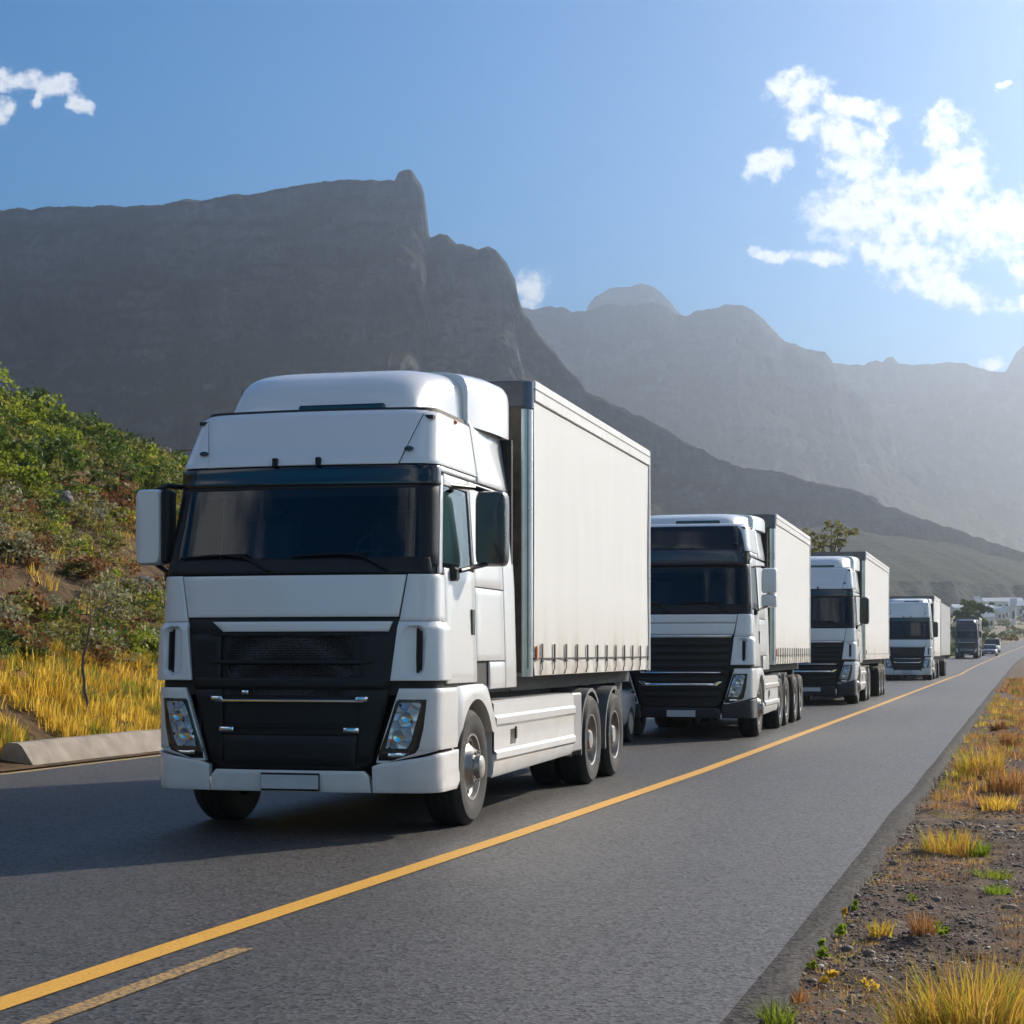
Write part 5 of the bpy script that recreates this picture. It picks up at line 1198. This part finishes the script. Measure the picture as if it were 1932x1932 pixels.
# ------------------------------------------------------------------ right-hand verge
def zverge(l, s):
    l = np.asarray(l, float); s = np.asarray(s, float)
    return zg(s) - .055 - .02 * (1 - np.clip((1.15 - l) / .3, 0, 1)) + (fbm(l * 2.2, s * 2.2, 5, .6) - .5) * .13 * np.clip((1.2 - l) / .4, 0, 1) - .02 * np.clip(-l, 0, 9)
def gravel():
    r = np.random.RandomState(9); ico = np.array([(0, 0, 1), (.89, 0, .45), (.28, .85, .45), (-.72, .53, .45), (-.72, -.53, .45), (.28, -.85, .45), (.72, .53, -.45), (-.28, .85, -.45), (-.89, 0, -.45), (-.28, -.85, -.45), (.72, -.53, -.45), (0, 0, -1)])
    fa = np.array([(0, 1, 2), (0, 2, 3), (0, 3, 4), (0, 4, 5), (0, 5, 1), (1, 6, 2), (2, 7, 3), (3, 8, 4), (4, 9, 5), (5, 10, 1), (6, 7, 2), (7, 8, 3), (8, 9, 4), (9, 10, 5), (10, 6, 1), (11, 7, 6), (11, 8, 7), (11, 9, 8), (11, 10, 9), (11, 6, 10)])
    def lot(n, l0, l1, s0, s1, rad, pw=1.0):
        s = s0 + (s1 - s0) * r.rand(n) ** pw; l = l0 + (l1 - l0) * r.rand(n); l = l * 1.0
        keep = fbm(l * 3, s * 1.2, 4) > .40 * r.rand(n) + .22; s, l = s[keep], l[keep]; n = len(s); z = zverge(l, s)
        q = rad * np.exp(r.randn(n) * .45); sc = np.stack([q * (.7 + .6 * r.rand(n)), q * (.7 + .6 * r.rand(n)), q * (.4 + .4 * r.rand(n))], 1)
        V = ico[None] * sc[:, None] * (1 + .3 * (r.rand(n, 12, 1) - .5)); a = r.rand(n) * 6.28; ca, sa = np.cos(a)[:, None], np.sin(a)[:, None]
        X = V[:, :, 0] * ca - V[:, :, 1] * sa; Y = V[:, :, 0] * sa + V[:, :, 1] * ca; W = np.stack([X - l[:, None], Y + s[:, None], V[:, :, 2] + z[:, None] + q[:, None] * .1], -1)
        return W.reshape(-1, 3), n
    parts = [lot(26000, 1.10, -.25, 6.5, 20, .0062, 1.6), lot(7000, 1.12, -.3, 16, 60, .012, 1.5), lot(260, 1.0, -.3, 6.5, 30, .017, 1.3), lot(2500, -.2, -4, 2, 30, .02), lot(2200, 1.14, .96, 6.5, 30, .009, 1.5)]
    V = np.concatenate([p[0] for p in parts]); n = sum(p[1] for p in parts); Fc = (np.arange(n)[:, None, None] * 12 + fa[None]).reshape(-1, 3)
    m, N, L, P = mat('gravel_stones'); geo = N.new('ShaderNodeNewGeometry')
    L.new(ramp(N, L, geo.outputs['Random Per Island'], [(0.0, (0.05, 0.042, 0.04)), (0.45, (0.13, 0.092, 0.072)), (0.75, (0.25, 0.18, 0.13)), (0.93, (0.40, 0.29, 0.18)), (1.0, (0.6, 0.55, 0.48))]), P.inputs['Base Color']); P.inputs['Roughness'].default_value = .8
    o = link('gravel', np_mesh('gravel', V, Fc, m, 3)); tag(o, kind='stuff')
gravel()
def vpt(px, py):
    Z = 1.60 * F / (py - 1230); u = (px - 966) / F; return Z * (SY - CY * u), Z * (CY + SY * u), Z
VM = {}
def tuft(px, py, wpx, hpx, kind, label, n=220, name='grass_tuft', lean=.5, cat='grass tuft'):
    l, s, Z = vpt(px, py); key = (kind, n, lean, name)
    w = wpx / F * Z / 2; h = hpx / F * Z
    if name == 'grass_tuft': V, Fc = blades(n, w * .75, h, .0075 * max(1, Z / 12), int(px), lean, 3); k = 3
    else: V, Fc = leaves(n, w, h, .030 * max(1, Z / 12), 9, int(px)); k = 4
    o = link(name, np_mesh(name, V, Fc, LM[kind], k)); o.location = (-l, s, float(zverge(l, s))); tag(o, label, cat, 'plants on the gravel verge')
for q in [
 (1840, 2010, 240, 225, 'mix', 'largest golden-green grass tuft, in the bottom right corner', 900),
 (1735, 1995, 130, 170, 'mix', 'leaning straw-coloured tuft at the left of the largest one', 240),
 (1915, 1925, 120, 120, 'lime', 'yellow-green tuft at the right frame edge, behind the largest one', 260),
 (1790, 1610, 130, 62, 'mix', 'wide orange-brown dry tuft on the verge, halfway up', 300),
 (1845, 1612, 50, 40, 'fresh', 'green tuft attached to the right of the orange-brown one', 120),
 (1868, 1655, 110, 22, 'lime', 'low flat mossy green clump with a dark shadow', 260),
 (1885, 1690, 70, 26, 'fresh', 'small bright green clump below the mossy one', 130),
 (1741, 1775, 56, 62, 'straw', 'pale peach dry tuft in the middle of the gravel', 120),
 (1660, 1765, 60, 44, 'mix', 'thin brown tuft between the road edge plants and the peach tuft', 90),
 (1467, 1935, 80, 70, 'lime', 'yellow-green tuft at the bottom, closest to the camera along the asphalt', 150),
 (1505, 1885, 50, 40, 'straw', 'small straw tuft beside the asphalt near the bottom', 80),
 (1850, 1470, 110, 74, 'mix', 'reddish dry grass mass beside the far asphalt edge', 380),
 (1900, 1500, 90, 60, 'straw', 'orange dry grass at the right frame edge, above the yellowish tuft', 300),
 (1885, 1530, 90, 36, 'gold', 'yellowish tuft below the reddish grass', 220),
 (1905, 1410, 50, 40, 'straw', 'small far rust tuft near the right frame edge', 160),
 (1885, 1380, 40, 24, 'rust', 'farthest rusty tuft beside the asphalt', 120),
]: tuft(*q)
for q in [
 (1613, 1716, 22, 26, 'fresh', 'tiny lime plant at the asphalt edge, top of the row', 50), (1596, 1730, 18, 20, 'gold', 'tiny yellow plant just below the top lime one', 36),
 (1591, 1762, 34, 30, 'fresh', 'lime plant at the asphalt edge, second cluster down', 70), (1554, 1800, 34, 44, 'fresh', 'tallest lime plant of the row on the asphalt edge', 90),
 (1532, 1826, 26, 22, 'lime', 'small lime plant lowest in the row on the asphalt edge', 50), (1774, 1762, 44, 34, 'fresh', 'leafy green plant right of the peach tuft', 80),
 (1718, 1700, 30, 18, 'lime', 'small yellow-green plant among bare gravel', 40), (1800, 1880, 40, 26, 'rust', 'small rusty plant above the largest tuft', 50),
 (1640, 1862, 46, 22, 'gold', 'low yellow-orange plant on the gravel near the bottom', 50), (1570, 1850, 40, 26, 'gold', 'orange-yellow weed between gravel and asphalt edge', 60)]: tuft(*q, name='weed', cat='weed')
scatter_grass('verge_weeds', [(4200, 1.03, -.2, 7, 22, 8, .06, .05, .005, (1, 0, 2, 1, 3, 1)), (1700, .95, -.4, 19, 70, 16, .10, .15, .010, (1, 3, 1, 0, 2, 1)), (1100, .9, -1.2, 70, 240, 16, .25, .25, .04, (1, 3, 2, 1)), (500, -.3, -6, 0, 40, 14, .12, .18, .012, (1, 0, 2, 1))],
              [LM['gold'], LM['straw'], LM['lime'], LM['rust']], zverge, lambda l, s, z, r: (s < 110) and fbm(l * 1.6, s * .5, 3) > (.44 if s < 20 else .42), 77)

# ------------------------------------------------------------------ trees
def tree(label, x, y, H, crown_r, z0, n, kind, seed, lob=9, leaf=.22, low=.45, cat='tree', full=1.0):
    T = thing('tree', label, cat, (x, y, z0)); r = random.Random(seed); b = MB()
    fork = (0, 0, H * low); b.tube([(0, 0, -.3), (.1, .05, H * low * .5), fork], H * .022 + .04, 8, r2=H * .016 + .02); Vs = []; Fs = []; off = 0
    for k in range(lob):
        a = 2 * math.pi * k / lob * 2.4 + r.random(); q = crown_r * (.25 + .6 * r.random()); zz = H * (low + .12 + (1 - low - .18) * (k + .5) / lob); tip = (q * math.cos(a), q * math.sin(a), zz)
        b.tube([fork, (tip[0] * .45, tip[1] * .45, fork[2] + (zz - fork[2]) * .6), tip], .10 * H / 10, 6, r2=.02)
        V, Fc = leaves(n // lob, crown_r * (.34 + .16 * r.random()) * full, crown_r * .38 * full, leaf, 8, seed * 31 + k, .3); V = V + np.array([tip[0], tip[1], tip[2] - crown_r * .14]); Vs.append(V); Fs.append(Fc + off); off += len(V)
    b.build('trunk', M['bark'], T, 40); link('crown', np_mesh('crown', np.concatenate(Vs), np.concatenate(Fs), LM[kind], 4), T)
tree('lone open-crowned tree rising behind the roof of the third lorry', -13.7, 138, 11.5, 2.7, 0, 2300, 'olive', 4, 11, .20, .60)
tree('dark round tree at the roadside beyond the last lorries', -9.4, 345, 8.4, 3.9, float(zg(345)) - .5, 15000, 'dark', 8, 22, .34, .04, full=1.35)
def far_greens():
    r = np.random.RandomState(5); Vs = []; Fs = []; off = 0; Ms = []
    base = [leaves(60, 1, .7, .4, 6, 300 + k) for k in range(6)]
    for k in range(900):
        s = 240 + 1300 * r.rand() ** 1.3; u = .20 + .10 * r.rand() if r.rand() < .8 else -.2 + .6 * r.rand(); Z = s / (CY + SY * u); l = Z * (SY - CY * u) + r.randn() * 2
        if -3 - rb(s) < l < float(roadleft(s)) + 2.5 - rb(s): continue
        V, Fc = base[r.randint(6)]; q = (.7 + 2.0 * r.rand() ** 2) * min(1.2, .5 + s / 900); z = float(zg(s)) - .3
        Vs.append(V * q + np.array([-l, s, z])); Fs.append(Fc + off); off += len(V); Ms.append(np.full(len(Fc), 3 if r.rand() < .6 else (1 if r.rand() < .6 else 0)))
    for k in range(130):
        s = 150 + 260 * r.rand(); l = float(roadleft(s)) + 1.0 + 7 * r.rand() - float(rb(s)); V, Fc = base[r.randint(6)]; q = .5 + 1.1 * r.rand()
        Vs.append(V * q + np.array([-l, s, float(zg(s)) - .2])); Fs.append(Fc + off); off += len(V); Ms.append(np.full(len(Fc), r.randint(3)))
    o = link('distant_bushes', np_mesh('distant_bushes', np.concatenate(Vs), np.concatenate(Fs), [LM['dark'], LM['olive'], LM['rust'], LM['grey']], 4, np.concatenate(Ms))); tag(o, kind='stuff')
far_greens()

# ------------------------------------------------------------------ far buildings
M['wall'] = plain('pale_plaster', (0.62, 0.60, 0.57), 0.8, var=0.1, scale=.2)
M['roofg'] = plain('metal_roof', (0.55, 0.57, 0.60), 0.45, var=0.1, scale=.2)
M['roofr'] = plain('tile_roof', (0.28, 0.17, 0.13), 0.8, var=0.2, scale=.5)
M['win'] = plain('far_window', (0.03, 0.035, 0.045), 0.15)
def building(px, wpx, Z, h, label, cat='house', group=None, roof='roofg', dep=None, lift=0, nwin=4):
    u = (px - 966) / F; l = Z * (SY - CY * u); s = Z * (CY + SY * u); w = wpx / F * Z; dep = dep or w * .6
    T = thing('building', label, cat, (-l, s, float(zg(s)) - .3 + lift), YAW + random.uniform(-.4, .3), group)
    MB().box(-w / 2, w / 2, 0, dep, -1.5, h).build('wall', M['wall'], T, 0)
    r = MB(); e = .4; rh = min(h * .35, 3); x0, x1, y0, y1 = -w / 2 - e, w / 2 + e, -e, dep + e; ym = dep / 2
    r.add([(x0, y0, h - .05), (x1, y0, h - .05), (x1, ym, h + rh), (x0, ym, h + rh), (x0, y1, h - .05), (x1, y1, h - .05)], [(0, 1, 2, 3), (3, 2, 5, 4), (0, 3, 4), (1, 5, 2), (0, 4, 5, 1)]); r.build('roof', M[roof], T, 0)
    if nwin:
        wm = None
        for k in range(nwin):
            if wm is None: wm = MB().box(-w / nwin * .22, w / nwin * .22, -.06, .05, h * .35, h * .72).mesh('window', M['win'], 0)
            o = link('window', wm, T); o.location = (-w / 2 + w * (k + .5) / nwin, 0, 0)
random.seed(9)
building(1838, 75, 820, 4.5, 'long white warehouse just above the dark tree', 'warehouse', nwin=5)
building(1893, 72, 900, 5.5, 'large pale warehouse with long sloping roof in the middle of the far town', 'warehouse', nwin=6)
building(1935, 60, 800, 5.5, 'white warehouse cut off by the right frame edge', 'warehouse', nwin=4)
building(1862, 28, 560, 4.2, 'cream building directly right of the dark tree', 'house', nwin=3)
building(1912, 9, 640, 7, 'narrow white tower-like house near the road top', 'house', nwin=1)
for k in range(46):
    Z = random.uniform(720, 1450); px = random.uniform(1690, 2010) if k < 38 else random.uniform(1250, 1600)
    building(px, random.uniform(7, 16) * 1000 / Z, Z, random.uniform(3, 5), 'small hazy pale house in the far town below the mountains', 'house', 'small houses of the far town', random.choice(['roofg', 'roofr', 'roofg']), nwin=2)
